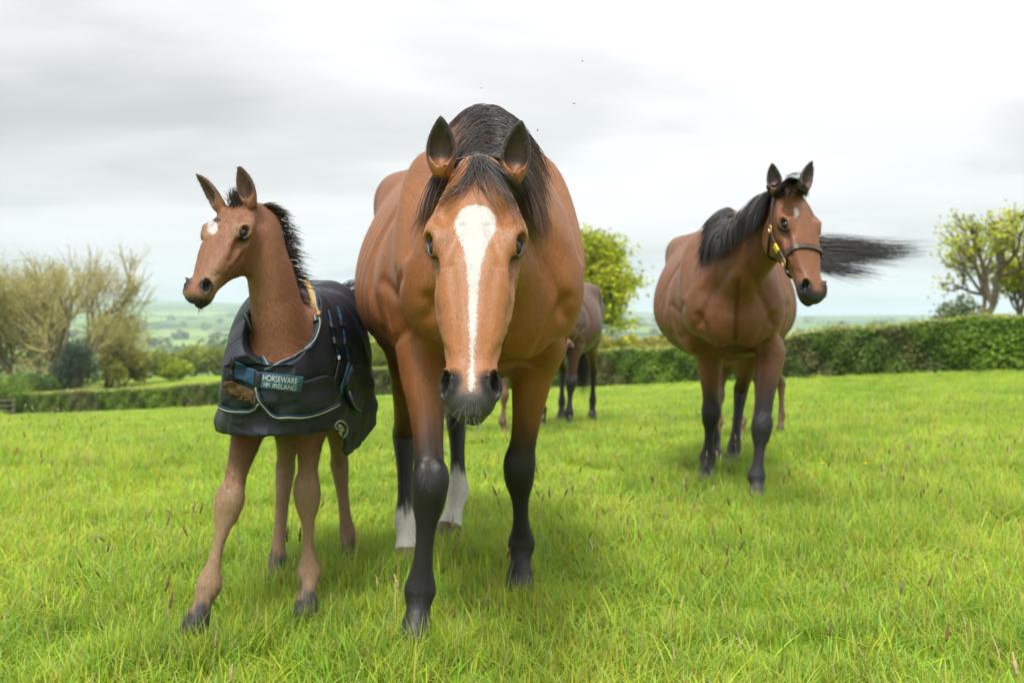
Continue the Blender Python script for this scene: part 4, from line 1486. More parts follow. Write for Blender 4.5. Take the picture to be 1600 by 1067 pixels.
def patch(bvh, poly, lift, thick, name, mat, parent, dfall, origin, step=5.0, puff=0.0):
    """a piece of cloth with the outline seen in the photograph, lying on a surface, with thickness"""
    poly = np.asarray(poly, float)
    b = resample(np.concatenate([poly, poly[:1]]), max(16, int(np.linalg.norm(np.diff(poly, axis=0), axis=1).sum() / 4)))[:-1] if len(poly) > 6 else None
    if b is None:
        b = []
        for i in range(len(poly)):
            a, c = poly[i], poly[(i + 1) % len(poly)]
            k = max(2, int(np.linalg.norm(c - a) / step))
            b += [a + (c - a) * t for t in np.arange(k) / k]
        b = np.array(b)
    nb = len(b)
    gx_, gy_ = np.meshgrid(np.arange(b[:, 0].min() + step / 2, b[:, 0].max(), step), np.arange(b[:, 1].min() + step / 2, b[:, 1].max(), step))
    gp = np.stack([gx_.ravel(), gy_.ravel()], 1)
    bb = np.roll(b, -1, 0)
    ins = np.zeros(len(gp), bool); dmin = np.full(len(gp), 1e9)
    for a, c in zip(b, bb):
        cr = ((a[1] > gp[:, 1]) != (c[1] > gp[:, 1])) & (gp[:, 0] < (c[0] - a[0]) * (gp[:, 1] - a[1]) / (c[1] - a[1] + 1e-12) + a[0])
        ins ^= cr
        ac = c - a; t = np.clip(((gp - a) @ ac) / (ac @ ac + 1e-9), 0, 1)
        dmin = np.minimum(dmin, np.linalg.norm(gp - a - t[:, None] * ac, axis=1))
    gp = gp[ins & (dmin > step * .45)]
    pts = np.concatenate([b, gp])
    vo, eo, fo, *_ = delaunay_2d_cdt([Vector(q) for q in pts], [(i, (i + 1) % nb) for i in range(nb)], [], 1, 1e-4)
    vo = np.array([tuple(v) for v in vo])
    pn = [on(bvh, x, y, 0, dfall) for x, y in vo]
    p = np.array([a for a, _ in pn]); nn = np.array([c for _, c in pn])
    nm = unit(nn.mean(0))
    nn = nn * .4 + nm * .6; nn /= np.linalg.norm(nn, axis=1)[:, None]
    top = p + nn * (lift + thick); bot = p + nn * (lift - .004)
    k = len(p)
    Fs = [tuple(f) for f in fo] + [tuple(i + k for i in reversed(f)) for f in fo]
    cnt = {}
    for f in fo:
        for a, c in zip(f, list(f[1:]) + [f[0]]):
            cnt[(a, c)] = 1
    for (a, c) in cnt:
        if (c, a) not in cnt:
            Fs.append((c, a, a + k, c + k))
    mb = MB(); mb.add(np.concatenate([top, bot]), Fs)
    return mb.build(name, mat, parent, True, origin)


D_ = 3.1
# chest flaps and the muddy fleece between them
patch(rug_bvh, [(352, 612), (349, 632), (362, 641), (382, 643), (398, 638), (407, 628), (405, 612), (400, 600), (380, 596), (360, 600)], .003, .010, 'chest_flap', M_NAVY, RUG, D_, O_)
patch(rug_bvh, [(400, 606), (405, 618), (416, 634), (428, 646), (440, 651), (470, 648), (500, 641), (521, 632), (522, 610), (518, 590), (470, 596), (430, 600)], .004, .012, 'chest_flap', M_NAVY, RUG, D_, O_)
patch(rug_bvh, [(354, 594), (353, 606), (366, 614), (384, 621), (399, 624), (401, 616), (392, 606), (376, 599), (364, 593)], .014, .008, 'fleece_lining', M_HAY, RUG, D_, O_)
patch(rug_bvh, [(479, 438), (487, 448), (494, 466), (497, 496), (490, 494), (487, 470), (480, 452), (473, 442)], .004, .008, 'fleece_collar', M_FLEECE, RUG, 3.3, O_)
# bindings with a cream cord along each
for i, (gd, df) in enumerate([
        ([(384, 492), (387, 512), (394, 534), (406, 556), (421, 574)], 3.08),
        ([(468, 434), (484, 443), (494, 462), (498, 490), (495, 516), (484, 540), (464, 558), (440, 568), (414, 577)], 3.15),
        ([(350, 631), (362, 640), (382, 642), (398, 637), (406, 627)], 3.05), ([(400, 604), (405, 618), (416, 634), (428, 646), (440, 650), (470, 647), (500, 640), (521, 631)], 3.05),
        ([(537, 612), (542, 628), (549, 638), (556, 641)], 3.5)]):
    lf = .004 if i < 2 else .018
    bd_ = ribbon(rug_bvh, gd, .017, .006, lf, 'binding', M_BIND, RUG, df, O_)
    ribbon(rug_bvh, gd, .0042, .004, lf + .004, 'cord', M_CORD, bd_, df, O_, round_=True)
ribbon(rug_bvh, [(360, 664), (385, 675), (420, 682), (455, 684), (490, 681), (512, 672)], .012, .004, .001, 'hem', M_BIND if False else M_NAVY, RUG, 3.08, O_)
# chest strap and the woven label
patch(rug_bvh, [(364, 561), (404, 579), (403, 605), (362, 587)], .012, .005, 'chest_strap', M_STRAP, RUG, D_, O_)
patch(rug_bvh, [(366, 556), (371, 558), (367, 591), (360, 588)], .016, .006, 'buckle', M_DARKSTRAP, RUG, D_, O_)
patch(rug_bvh, [(400, 578), (412, 583), (408, 610), (398, 606)], .016, .005, 'strap_end', M_DARKSTRAP, RUG, D_, O_)
lq = np.array([(405, 580), (474, 588), (470, 612), (403, 603)], float)


def quad_px(q, u, v):
    return (q[0] * ((1 - u) * (1 - v))[:, None] + q[1] * (u * (1 - v))[:, None] + q[2] * (u * v)[:, None] + q[3] * ((1 - u) * v)[:, None])


def fit_sheet(q, df):
    """a smooth sheet over the rug behind a four-sided outline"""
    gx_, gy_ = np.meshgrid(np.linspace(0, 1, 9), np.linspace(0, 1, 5))
    gu, gv_ = gx_.ravel(), gy_.ravel()
    pn = [on(rug_bvh, a, b, 0, df) for a, b in quad_px(q, gu, gv_)]
    nm = unit(np.mean([b for _, b in pn], 0))
    bs = lambda u, v: np.stack([np.ones_like(u), u, v, u * u, v * v, u * v], 1)
    pts_ = np.array([a for a, _ in pn])
    cf = np.linalg.lstsq(bs(gu, gv_), pts_, rcond=None)[0]
    over = max(0, ((pts_ - bs(gu, gv_) @ cf) @ nm).max())
    return lambda u, v, lift: bs(u, v) @ cf + nm * (lift + over)


SHEET = fit_sheet(lq, D_)
gx_, gy_ = np.meshgrid(np.linspace(0, 1, 12), np.linspace(0, 1, 5))
lu, lv = gx_.ravel(), gy_.ravel()
ii = np.arange(60).reshape(5, 12)
lf_ = [tuple(int(k) for k in q) for q in np.stack([ii[:-1, :-1], ii[1:, :-1], ii[1:, 1:], ii[:-1, 1:]], -1).reshape(-1, 4)]
rim = list(ii[0]) + list(ii[1:, -1]) + list(ii[-1, -2::-1]) + list(ii[-2:0:-1, 0])
lf_ += [tuple(k + 60 for k in reversed(q)) for q in lf_] + [(int(a), int(b), int(b) + 60, int(a) + 60) for a, b in zip(rim, rim[1:] + rim[:1])]
mb = MB(); mb.add(np.concatenate([SHEET(lu, lv, .012), SHEET(lu, lv, -.004)]), lf_)
LABEL = mb.build('rug_label', M_LABEL, RUG, False, O_)


def lettering(text, quad, u0, u1, v0, v1, lift, name, parent, df, mat):
    cu = bpy.data.curves.new(name, 'FONT')
    cu.body = text; cu.size = 1.0
    to = bpy.data.objects.new(name, cu); COL.objects.link(to)
    bpy.context.view_layer.update()
    me = bpy.data.meshes.new_from_object(to.evaluated_get(bpy.context.evaluated_depsgraph_get()))
    bpy.data.objects.remove(to)
    co = np.array([v.co[:2] for v in me.vertices])
    co = (co - co.min(0)) / (co.max(0) - co.min(0))
    fs = [tuple(p.vertices) for p in me.polygons]
    bpy.data.meshes.remove(me)
    u = u0 + (u1 - u0) * co[:, 0]; v = v0 + (v1 - v0) * (1 - co[:, 1])
    return mesh_obj(name, SHEET(u, v, lift), fs, mat, parent, False, O_)


lettering('HORSEWARE', lq, .10, .88, .10, .50, .0132, 'lettering', LABEL, D_, M_PRINT)
lettering('IRELAND', lq, .34, .88, .60, .90, .0132, 'lettering', LABEL, D_, M_PRINT)
lettering('*', lq, .12, .28, .56, .92, .0132, 'shamrock', LABEL, D_, M_PRINT)
# side straps, pocket flap and badge
for gd in ([(512, 486), (517, 510), (522, 535), (527, 562)], [(527, 480), (533, 508), (539, 536), (543, 562)]):
    st = ribbon(rug_bvh, gd, .017, .004, .005, 'side_strap', M_STRAP, RUG, 3.45, O_)
    for k in (1, 2):
        x, y = gd[k]
        ribbon(rug_bvh, [(x - 4, y - 3), (x + 4, y + 3)], .022, .008, .009, 'buckle', M_BUCKLE, st, 3.45, O_, n=4)
    x, y = gd[3]
    ribbon(rug_bvh, [(x - 1, y - 3), (x + 1, y + 6)], .016, .008, .008, 'clip', M_BUCKLE, st, 3.45, O_, n=4)
ribbon(rug_bvh, [(545, 566), (539, 584), (530, 610)], .022, .004, .007, 'woven_strap', M_LABEL, RUG, 3.45, O_)
ribbon(rug_bvh, [(527, 566), (523, 584), (519, 612)], .022, .004, .007, 'woven_strap', M_DARKSTRAP, RUG, 3.45, O_)
patch(rug_bvh, [(546, 570), (561, 572), (562, 606), (557, 640), (548, 636), (540, 622), (536, 610)], .006, .008, 'side_flap', M_NAVY, RUG, 3.5, O_)
th = np.linspace(0, 2 * np.pi, 19)
BADGE = ribbon(rug_bvh, [(530 + 10.5 * math.cos(a), 671 + 13.5 * math.sin(a)) for a in th], .0055, .003, .006, 'badge_ring', M_PRINT, RUG, 3.42, O_, n=36)
patch(rug_bvh, [(526, 664), (529, 662), (534, 666), (536, 672), (533, 673), (534, 679), (530, 682), (528, 676), (530, 671)], .004, .003, 'badge_horse', M_PRINT, RUG, 3.42, O_, step=2.0)
patch(rug_bvh, [(523, 673), (526, 671), (527, 674), (526, 678), (523, 677)], .004, .003, 'badge_horse', M_PRINT, RUG, 3.42, O_, step=2.0)
# hay and mud caught in the fleece
g = np.random.default_rng(40)
hp_ = []
for i in range(260):
    x = g.uniform(355, 402)
    p0, n0 = on(rug_bvh, x, 596 + (x - 355) * .42 + g.uniform(-4, 14), .021, D_)
    dv = unit(g.normal(0, 1, 3) * np.array([1, .5, .6]) + n0 * .15)
    hp_.append(p0 + dv * g.uniform(.006, .018) * np.linspace(-.5, .5, 4)[:, None])
hair_obj('caught_hay', np.array(hp_), .0007, hair_material('hay', (.20, .13, .06), (.24, .17, .08), .8), RUG, O_, 41)['kind'] = 'stuff'

# ================================================================== headcollar of the right-hand mare
HC = empty('headcollar', m2.poll)
tag(HC, 'brown leather headcollar with brass fittings on the mare with the blown tail', 'headcollar')
o2 = m2.poll


def round_head(h, u, th, lift):
    """point of the skin met when coming in to the head's axis at u from angle th (0 = front of the face)"""
    c = h.hp(u, 0, -.03)
    dr_ = h.hlft * math.sin(th) + h.hn * math.cos(th)
    for r0 in (.30, .24, .19):
        p, n, i, d = h.bvh.ray_cast(Vector(c + dr_ * r0), Vector(-dr_))
        if p is not None and d < r0:
            return np.array(p) + dr_ * lift, dr_
    return c + dr_ * .1, dr_


def strap(h, uth, width, thick, lift, name, mat, parent, n=40):
    q = resample(np.asarray(uth, float), n)
    pn = [round_head(h, u, th, lift) for u, th in q]
    p = np.array([a for a, _ in pn]); nn = np.array([b for _, b in pn])
    for _ in range(4):
        p[1:-1] = p[1:-1] * .5 + (p[:-2] + p[2:]) * .25
    p = p + nn * .002
    T = np.gradient(p, axis=0); T /= np.linalg.norm(T, axis=1)[:, None]
    S = np.cross(nn, T); S /= np.linalg.norm(S, axis=1)[:, None]
    nn = np.cross(T, S)
    sec = [(-1, 0), (-.92, 1), (.92, 1), (1, 0), (.92, -1), (-.92, -1)]
    V = np.concatenate([[p[i] + S[i] * width / 2 * a + nn[i] * thick / 2 * b for a, b in sec] for i in range(n)])
    k = 6
    Fs = [(i * k + j, i * k + (j + 1) % k, (i + 1) * k + (j + 1) % k, (i + 1) * k + j) for i in range(n - 1) for j in range(k)]
    Fs += [tuple(range(k - 1, -1, -1)), tuple(range((n - 1) * k, n * k))]
    mb = MB(); mb.add(V, Fs)
    return mb.build(name, mat, parent, False, o2)


def fitting(h, u, th, r, w, name, sy=1.5):
    c, nn = round_head(h, u, th, .012)
    s_ = unit(np.cross(nn, h.ha)); 
    a_ = np.linspace(0, 2 * np.pi, 17)
    return MB().tube([c + s_ * r * math.cos(t) + h.ha * r * sy * math.sin(t) for t in a_], w, 6, cap=False).build(name, M_BRASS, HC, True, o2)


pi = math.pi
strap(m2, [(.60, 1.75), (.575, 1.2), (.56, .6), (.555, 0), (.56, -.6), (.575, -1.2), (.60, -1.75)], .027, .006, .006, 'noseband', M_LEATHER, HC, 60)
strap(m2, [(.61, 1.85), (.66, 2.5), (.68, pi), (.66, 2 * pi - 2.5), (.61, 2 * pi - 1.85)], .022, .006, .007, 'chin_strap', M_LEATHER, HC, 40)
for y in (1, -1):
    strap(m2, [(.61, y * 1.8), (.50, y * 1.85), (.40, y * 1.85), (.31, y * 1.75)], .025, .006, .006, 'cheek_strap', M_LEATHER, HC)
    strap(m2, [(.31, y * 1.75), (.20, y * 1.62), (.10, y * 1.45), (.0, y * 1.25), (-.06, y * .8)], .022, .006, .006, 'crownpiece', M_LEATHER, HC)
    strap(m2, [(.31, y * 1.8), (.36, y * 2.2), (.42, y * 2.6), (.45, y * 3.0)], .018, .006, .006, 'throat_strap', M_LEATHER, HC)
    fitting(m2, .61, y * 1.8, .015, .0032, 'brass_ring')
    fitting(m2, .30, y * 1.75, .013, .003, 'buckle', 1.8)
strap(m2, [(.50, -1.86), (.44, -1.86)], .030, .008, .010, 'name_tag', M_YELLOW, HC, 5)

# ================================================================== ground: one polar sheet from the lens to the hills
def land_material():
    m, t, b = material('land')
    geo = N(t, 'ShaderNodeNewGeometry')
    sp = N(t, 'ShaderNodeSeparateXYZ'); L(t, geo.outputs['Position'], sp.inputs[0])
    dist = N(t, 'ShaderNodeVectorMath', operation='LENGTH'); L(t, geo.outputs['Position'], dist.inputs[0])
    # near: turf
    n1 = N(t, 'ShaderNodeTexNoise', inp={'Scale': 1.3, 'Detail': 6.0, 'Roughness': 0.65}); L(t, geo.outputs['Position'], n1.inputs['Vector'])
    turf = ramp(t, n1.outputs[0], [(0.3, (.10, .15, .014)), (0.5, (.17, .25, .020)), (0.72, (.26, .33, .035))])
    # far: fields divided by hedgerows, woods
    mpn = N(t, 'ShaderNodeMapping'); mpn.inputs['Scale'].default_value = (1 / 240, 1 / 330, 0); mpn.inputs['Rotation'].default_value = (0, 0, .5)
    L(t, geo.outputs['Position'], mpn.inputs[0])
    wn = N(t, 'ShaderNodeTexNoise', inp={'Scale': 1.4, 'Detail': 3.0}); L(t, mpn.outputs[0], wn.inputs['Vector'])
    ad = N(t, 'ShaderNodeVectorMath', operation='ADD'); L(t, mpn.outputs[0], ad.inputs[0])
    sc = N(t, 'ShaderNodeVectorMath', operation='SCALE'); sc.inputs['Scale'].default_value = 0.35; L(t, wn.outputs['Color'], sc.inputs[0]); L(t, sc.outputs[0], ad.inputs[1])
    vo = N(t, 'ShaderNodeTexVoronoi', inp={'Scale': 1.0}); L(t, ad.outputs[0], vo.inputs['Vector'])
    ve = N(t, 'ShaderNodeTexVoronoi', feature='DISTANCE_TO_EDGE', inp={'Scale': 1.0}); L(t, ad.outputs[0], ve.inputs['Vector'])
    sepc = N(t, 'ShaderNodeSeparateColor'); L(t, vo.outputs['Color'], sepc.inputs[0])
    fld = ramp(t, sepc.outputs[0], [(0.0, (.10, .16, .03)), (0.3, (.16, .24, .05)), (0.5, (.12, .20, .04)), (0.7, (.20, .27, .07)), (0.86, (.17, .13, .08)), (1.0, (.14, .22, .04))], 'CONSTANT')
    hr_ = ramp(t, ve.outputs['Distance'], [(0.0, (0, 0, 0)), (0.035, (0, 0, 0)), (0.06, (1, 1, 1))])
    fld = mixc(t, hr_, (.030, .055, .016), fld)
    w2 = N(t, 'ShaderNodeTexNoise', inp={'Scale': 0.0038, 'Detail': 5.0, 'Roughness': .6}); L(t, geo.outputs['Position'], w2.inputs['Vector'])
    wood = ramp(t, w2.outputs[0], [(0.56, (0, 0, 0)), (0.60, (1, 1, 1))])
    fld = mixc(t, wood, fld, (.045, .075, .022))
    far = ramp(t, math_node(t, 'DIVIDE', dist.outputs['Value'], 200.0), [(0.5, (0, 0, 0)), (1.0, (1, 1, 1))])
    L(t, mixc(t, far, turf, fld), b.inputs['Base Color'])
    b.inputs['Roughness'].default_value = 0.95
    b.inputs['Specular IOR Level'].default_value = 0.1
    return m


nr, na_ = 150, 420
rad = np.concatenate([[0.0], 0.4 * (9000 / 0.4) ** (np.linspace(0, 1, nr - 1))])
ang = np.linspace(-np.pi, np.pi, na_ + 1)[:-1]
ang = np.sign(ang) * np.abs(ang / np.pi) ** 1.5 * np.pi
RR, AA = np.meshgrid(rad, ang, indexing='ij')
gx, gy = RR * np.sin(AA), RR * np.cos(AA)
gz = ground_z(gx, gy)
gz = np.where(gy < 0.5, np.where(np.abs(gy) < 1e9, -GRASS, gz), gz)
gv = np.stack([gx, gy, gz], -1).reshape(-1, 3)
gi = np.arange(nr * na_).reshape(nr, na_)
gj = np.roll(gi, -1, 1)
gq = np.stack([gi[:-1], gi[1:], gj[1:], gj[:-1]], -1).reshape(-1, 4)
GROUND = tag(mesh_obj('ground', gv, gq, land_material()), 'rolling pasture falling to a hedge, a valley and far hills', kind='structure')

# ================================================================== grass
def leaf_mat(name, trans=0.35, rough=0.5, spec=.25, vary=False):
    m, t, b = material(name)
    at = N(t, 'ShaderNodeAttribute', attribute_name='tint')
    oi = N(t, 'ShaderNodeObjectInfo')
    geo = N(t, 'ShaderNodeNewGeometry')
    n1 = N(t, 'ShaderNodeTexNoise', inp={'Scale': 0.55, 'Detail': 4.0, 'Roughness': 0.6}); L(t, geo.outputs['Position'], n1.inputs['Vector'])
    f = ramp(t, n1.outputs[0], [(0.28, (.58, .72, .7)), (0.5, (.98, 1, 1)), (0.72, (1.22, 1.08, 1.3))])
    c = mixc(t, 1.0, at.outputs['Color'], f, 'MULTIPLY')
    if vary:
        c = mixc(t, 1.0, c, ramp(t, oi.outputs['Random'], [(0.0, (.70, .78, .8)), (0.5, (1, 1, 1)), (1.0, (1.2, 1.12, 1.25))]), 'MULTIPLY')
    L(t, c, b.inputs['Base Color'])
    b.inputs['Roughness'].default_value = rough
    b.inputs['Specular IOR Level'].default_value = spec
    tr = N(t, 'ShaderNodeBsdfTranslucent'); L(t, c, tr.inputs[0])
    mx = N(t, 'ShaderNodeMixShader', inp={0: trans})
    L(t, b.outputs[0], mx.inputs[1]); L(t, tr.outputs[0], mx.inputs[2])
    out = [n for n in t.nodes if n.type == 'OUTPUT_MATERIAL'][0]
    L(t, mx.outputs[0], out.inputs[0])
    return m


M_GRASS = leaf_mat('grass_blade', .42, vary=True)
M_SEED = leaf_mat('grass_seed', .2, .8, .1)


def blades(g, n, spread, hmin, hmax, wid, segs=4, lean=.5, dry=.05):
    root = g.uniform(-spread, spread, (n, 2))
    az = g.uniform(0, 2 * np.pi, n); h = g.uniform(hmin, hmax, n) * np.where(g.random(n) < .06, 1.45, 1)
    ln = np.abs(g.normal(0, lean, n)) + .12
    w = wid * g.uniform(.6, 1.3, n)
    t = np.linspace(0, 1, segs + 1)
    out = np.stack([np.cos(az), np.sin(az)], 1)
    sd = np.stack([-np.sin(az + g.normal(0, .6, n)), np.cos(az)], 1)
    bend = ln[:, None] * t ** 1.8
    z = h[:, None] * t * (1 - .28 * np.minimum(ln, 1.3)[:, None] * t)
    xy = root[:, None] + out[:, None] * (bend * h[:, None])[..., None]
    ww = w[:, None] * np.interp(t, [0, .3, .75, 1], [.75, 1, .6, .04])[None]
    Lp = np.concatenate([xy - sd[:, None] * ww[..., None], z[..., None]], -1)
    Rp = np.concatenate([xy + sd[:, None] * ww[..., None], z[..., None]], -1)
    V = np.stack([Lp, Rp], 2).reshape(-1, 3)
    k = 2 * (segs + 1)
    b = (np.arange(n) * k)[:, None]; i = (np.arange(segs) * 2)[None]
    Q = np.stack([b + i, b + i + 1, b + i + 3, b + i + 2], -1).reshape(-1, 4)
    base = np.array([.385, .495, .042])
    c = base * np.stack([g.uniform(.62, 1.25, n), g.uniform(.75, 1.18, n), g.uniform(.5, 1.6, n)], 1)
    dr = g.random(n) < dry
    c[dr] = np.array([.50, .42, .18]) * g.uniform(.6, 1.1, (dr.sum(), 1))
    bl = g.random(n) < .10
    c[bl] = np.array([.30, .42, .08]) * g.uniform(.8, 1.2, (bl.sum(), 1))
    return V, Q, np.repeat(c, k, 0)


TUFTS = bpy.data.collections.new('grass_tufts')      # not linked: only drawn where the points put it
g = np.random.default_rng(50)
for k in range(14):
    if k < 8:
        V, Q, c = blades(g, 150, .13, .05, .125, .0023, 4, .60)
    elif k < 11:
        V, Q, c = blades(g, 120, .12, .08, .17, .0022, 5, .55, .08)
    else:
        V, Q, c = blades(g, 130, .20, .05, .12, .0042, 3, .5)
    o = mesh_obj('tuft', V, Q, M_GRASS, None, False)
    vcol(o, c, 'tint')
    COL.objects.unlink(o); TUFTS.objects.link(o)
SEEDS = bpy.data.collections.new('seed_heads')
for k in range(6):
    mb = MB()
    h = .14 + .03 * k; ln = g.uniform(-.35, .35)
    t = np.linspace(0, 1, 7)
    st = np.stack([ln * h * t ** 2, 0 * t, h * t], 1)
    mb.tube(st, .0008, 4); mb.c.append(np.tile([.26, .30, .08], (28, 1)))
    tt = np.linspace(0, 1, 8)
    hd_ = st[-1] + np.stack([(2 * ln * .9) * tt * .04, 0 * tt, tt * .042], 1)
    pr = np.interp(tt, [0, .2, .6, 1], [.0012, .0042, .0038, .0008]) * (1 + .35 * np.sin(np.arange(8) * 2.4))
    mb.tube(hd_, pr, 5); mb.c.append(np.tile([(.20, .12, .06), (.38, .30, .15), (.17, .10, .05), (.48, .40, .22), (.30, .21, .11), (.42, .34, .20)][k], (40, 1)))
    o = mb.build('seed', M_SEED)
    COL.objects.unlink(o); SEEDS.objects.link(o)


def scatter_group(coll):
    ng = bpy.data.node_groups.new('scatter', 'GeometryNodeTree')
    ng.interface.new_socket('Geometry', in_out='INPUT', socket_type='NodeSocketGeometry')
    ng.interface.new_socket('Geometry', in_out='OUTPUT', socket_type='NodeSocketGeometry')
    gi_ = ng.nodes.new('NodeGroupInput'); go_ = ng.nodes.new('NodeGroupOutput')
    ci = ng.nodes.new('GeometryNodeCollectionInfo'); ci.inputs['Collection'].default_value = coll
    ci.inputs['Separate Children'].default_value = True; ci.inputs['Reset Children'].default_value = True
    ip = ng.nodes.new('GeometryNodeInstanceOnPoints'); ip.inputs['Pick Instance'].default_value = True
    def attr(nm, ty):
        a = ng.nodes.new('GeometryNodeInputNamedAttribute'); a.data_type = ty; a.inputs['Name'].default_value = nm
        return a.outputs[0]
    ng.links.new(gi_.outputs[0], ip.inputs['Points'])
    ng.links.new(ci.outputs[0], ip.inputs['Instance'])
    ng.links.new(attr('pick', 'INT'), ip.inputs['Instance Index'])
    ng.links.new(attr('rot', 'FLOAT_VECTOR'), ip.inputs['Rotation'])
    ng.links.new(attr('scl', 'FLOAT_VECTOR'), ip.inputs['Scale'])
    ng.links.new(ip.outputs[0], go_.inputs[0])
    return ng


def scatter(name, pts, pick, rot, scl, coll, label, cat, parent=None):
    me = bpy.data.meshes.new(name)
    me.vertices.add(len(pts)); me.vertices.foreach_set('co', np.asarray(pts, np.float32).ravel())
    a = me.attributes.new('pick', 'INT', 'POINT'); a.data.foreach_set('value', pick.astype(np.int32))
    a = me.attributes.new('rot', 'FLOAT_VECTOR', 'POINT'); a.data.foreach_set('vector', rot.astype(np.float32).ravel())
    a = me.attributes.new('scl', 'FLOAT_VECTOR', 'POINT'); a.data.foreach_set('vector', scl.astype(np.float32).ravel())
    o = bpy.data.objects.new(name, me); COL.objects.link(o)
    md = o.modifiers.new('scatter', 'NODES'); md.node_group = scatter_group(coll)
    tag(o, label, cat, kind='stuff')
    return o


def field_points(g, y0, y1, dens, margin=.62):
    """points spread over the part of the field between two distances, as wide as the field of view and a bit more"""
    n = int(dens * (y1 - y0) * (y0 + y1) * margin * 1.0) + 1
    y = np.sqrt(g.uniform(y0 * y0, y1 * y1, n)); x = g.uniform(-margin, margin, n) * (y + .8)
    return x, y


g = np.random.default_rng(60)
XS, YS, PK, SCL = [], [], [], []
for y0, y1, dens, lo_, hi_, sc_ in ((1.6, 5.5, 75, 0, 11, 1.0), (5.5, 12, 34, 0, 14, 1.0), (12, 24, 13, 11, 14, 1.2), (24, 75, 3.4, 11, 14, 1.8)):
    x, y = field_points(g, y0, y1, dens)
    dh, _ = hedge_at(x / y)
    m = y < dh - .4
    x, y = x[m], y[m]
    # patches of longer and shorter sward
    pn = np.sin(x * 1.7 + 2 * np.sin(y * .9)) * np.sin(y * 1.3 + 1.5 * np.sin(x * .8)) + g.normal(0, .35, len(x))
    pk = g.integers(lo_, hi_, len(x))
    if lo_ == 0:
        pk = np.where(pn > .75, g.integers(8, 11, len(x)), np.where((pk >= 8) & (pk < 11), g.integers(0, 8, len(x)), pk))
    XS.append(x); YS.append(y); PK.append(pk)
    SCL.append(np.stack([np.full(len(x), sc_)] * 2 + [g.uniform(.65, 1.1, len(x)) * (1 + .12 * np.clip(pn, -1, 1)) * min(sc_, 1.25)], 1))
x, y, pk, sc_ = np.concatenate(XS), np.concatenate(YS), np.concatenate(PK), np.concatenate(SCL)
pts = np.stack([x, y, ground_z(x, y) - .004], 1)
rot = np.stack([g.normal(0, .08, len(x)), g.normal(0, .08, len(x)), g.uniform(0, 6.28, len(x))], 1)
# longer grass left standing round the hooves
hx, hy = [], []
for h in (m1, f1, m2):
    for lg in h.legs:
        q = lg['hb']; k = 16
        aa = g.uniform(0, 6.28, k); rr = g.uniform(.03, .22, k)
        hx.append(q[0] + rr * np.cos(aa)); hy.append(q[1] + rr * np.sin(aa) - .03)
hx, hy = np.concatenate(hx), np.concatenate(hy); k = len(hx)
x = np.concatenate([x, hx]); y = np.concatenate([y, hy]); pk = np.concatenate([pk, g.integers(8, 11, k)])
sc_ = np.concatenate([sc_, np.stack([g.uniform(.5, .8, k)] * 2 + [g.uniform(.7, .95, k)], 1)])
pts = np.stack([x, y, ground_z(x, y) - .004], 1)
rot = np.stack([g.normal(0, .08, len(x)), g.normal(0, .08, len(x)), g.uniform(0, 6.28, len(x))], 1)
GRASS_O = scatter('meadow_grass', pts, pk, rot, sc_, TUFTS, 'bright green uneven meadow grass covering the field', 'grass')
n = 2300
y = np.sqrt(g.uniform(1.9 ** 2, 11 ** 2, n)); x = g.uniform(-.6, .6, n) * (y + .5)
cl = np.sin(x * 2.1 + 1) * np.sin(y * 1.7 + x) + .35 * (x / y) + g.normal(0, .5, n)
m = cl > .25
x, y = x[m], y[m]
n = len(x)
scatter('seed_heads', np.stack([x, y, ground_z(x, y)], 1), g.integers(0, 6, n), np.stack([g.normal(0, .16, n), g.normal(0, .16, n), g.uniform(0, 6.28, n)], 1),
        np.tile(g.uniform(.75, 1.15, n)[:, None], (1, 3)), SEEDS, 'brown grass seed heads standing among the green blades', 'grass')

# ================================================================== hedge
M_LEAF = leaf_mat('hedge_leaf', .3)
M_BARK = plain('bark', (.12, .098, .068), .9, 0, .15, .35, 14, .6, 60)
M_TWIG = plain('budding_twigs', (.36, .31, .14), .9, 0, .15, .3, 20)
M_CORE = plain('hedge_shade', (.035, .055, .016), .95, 0, .05, .5, 3)  # dark green standing in for the shade inside the hedge


def leaf_cloud(name, pts, nrm, size, cols, mat, parent, origin, g, jit=.7, quad=True):
    """leaf clumps: each a small bent quad"""
    n = len(pts)
    nv = nrm + g.normal(0, jit, (n, 3)); nv /= np.linalg.norm(nv, axis=1)[:, None]
    a = np.cross(nv, g.normal(0, 1, (n, 3))); a /= np.linalg.norm(a, axis=1)[:, None]
    b = np.cross(nv, a)
    s = (np.asarray(size) * g.uniform(.6, 1.3, n))[:, None]
    V = np.stack([pts - a * s, pts - b * s * .55 + nv * s * .18, pts + a * s, pts + b * s * .55 + nv * s * .18], 1).reshape(-1, 3)
    Q = np.arange(4 * n).reshape(n, 4)
    o = mesh_obj(name, V, Q, mat, parent, False, origin)
    vcol(o, np.repeat(cols, 4, 0), 'tint')
    return o


g = np.random.default_rng(70)


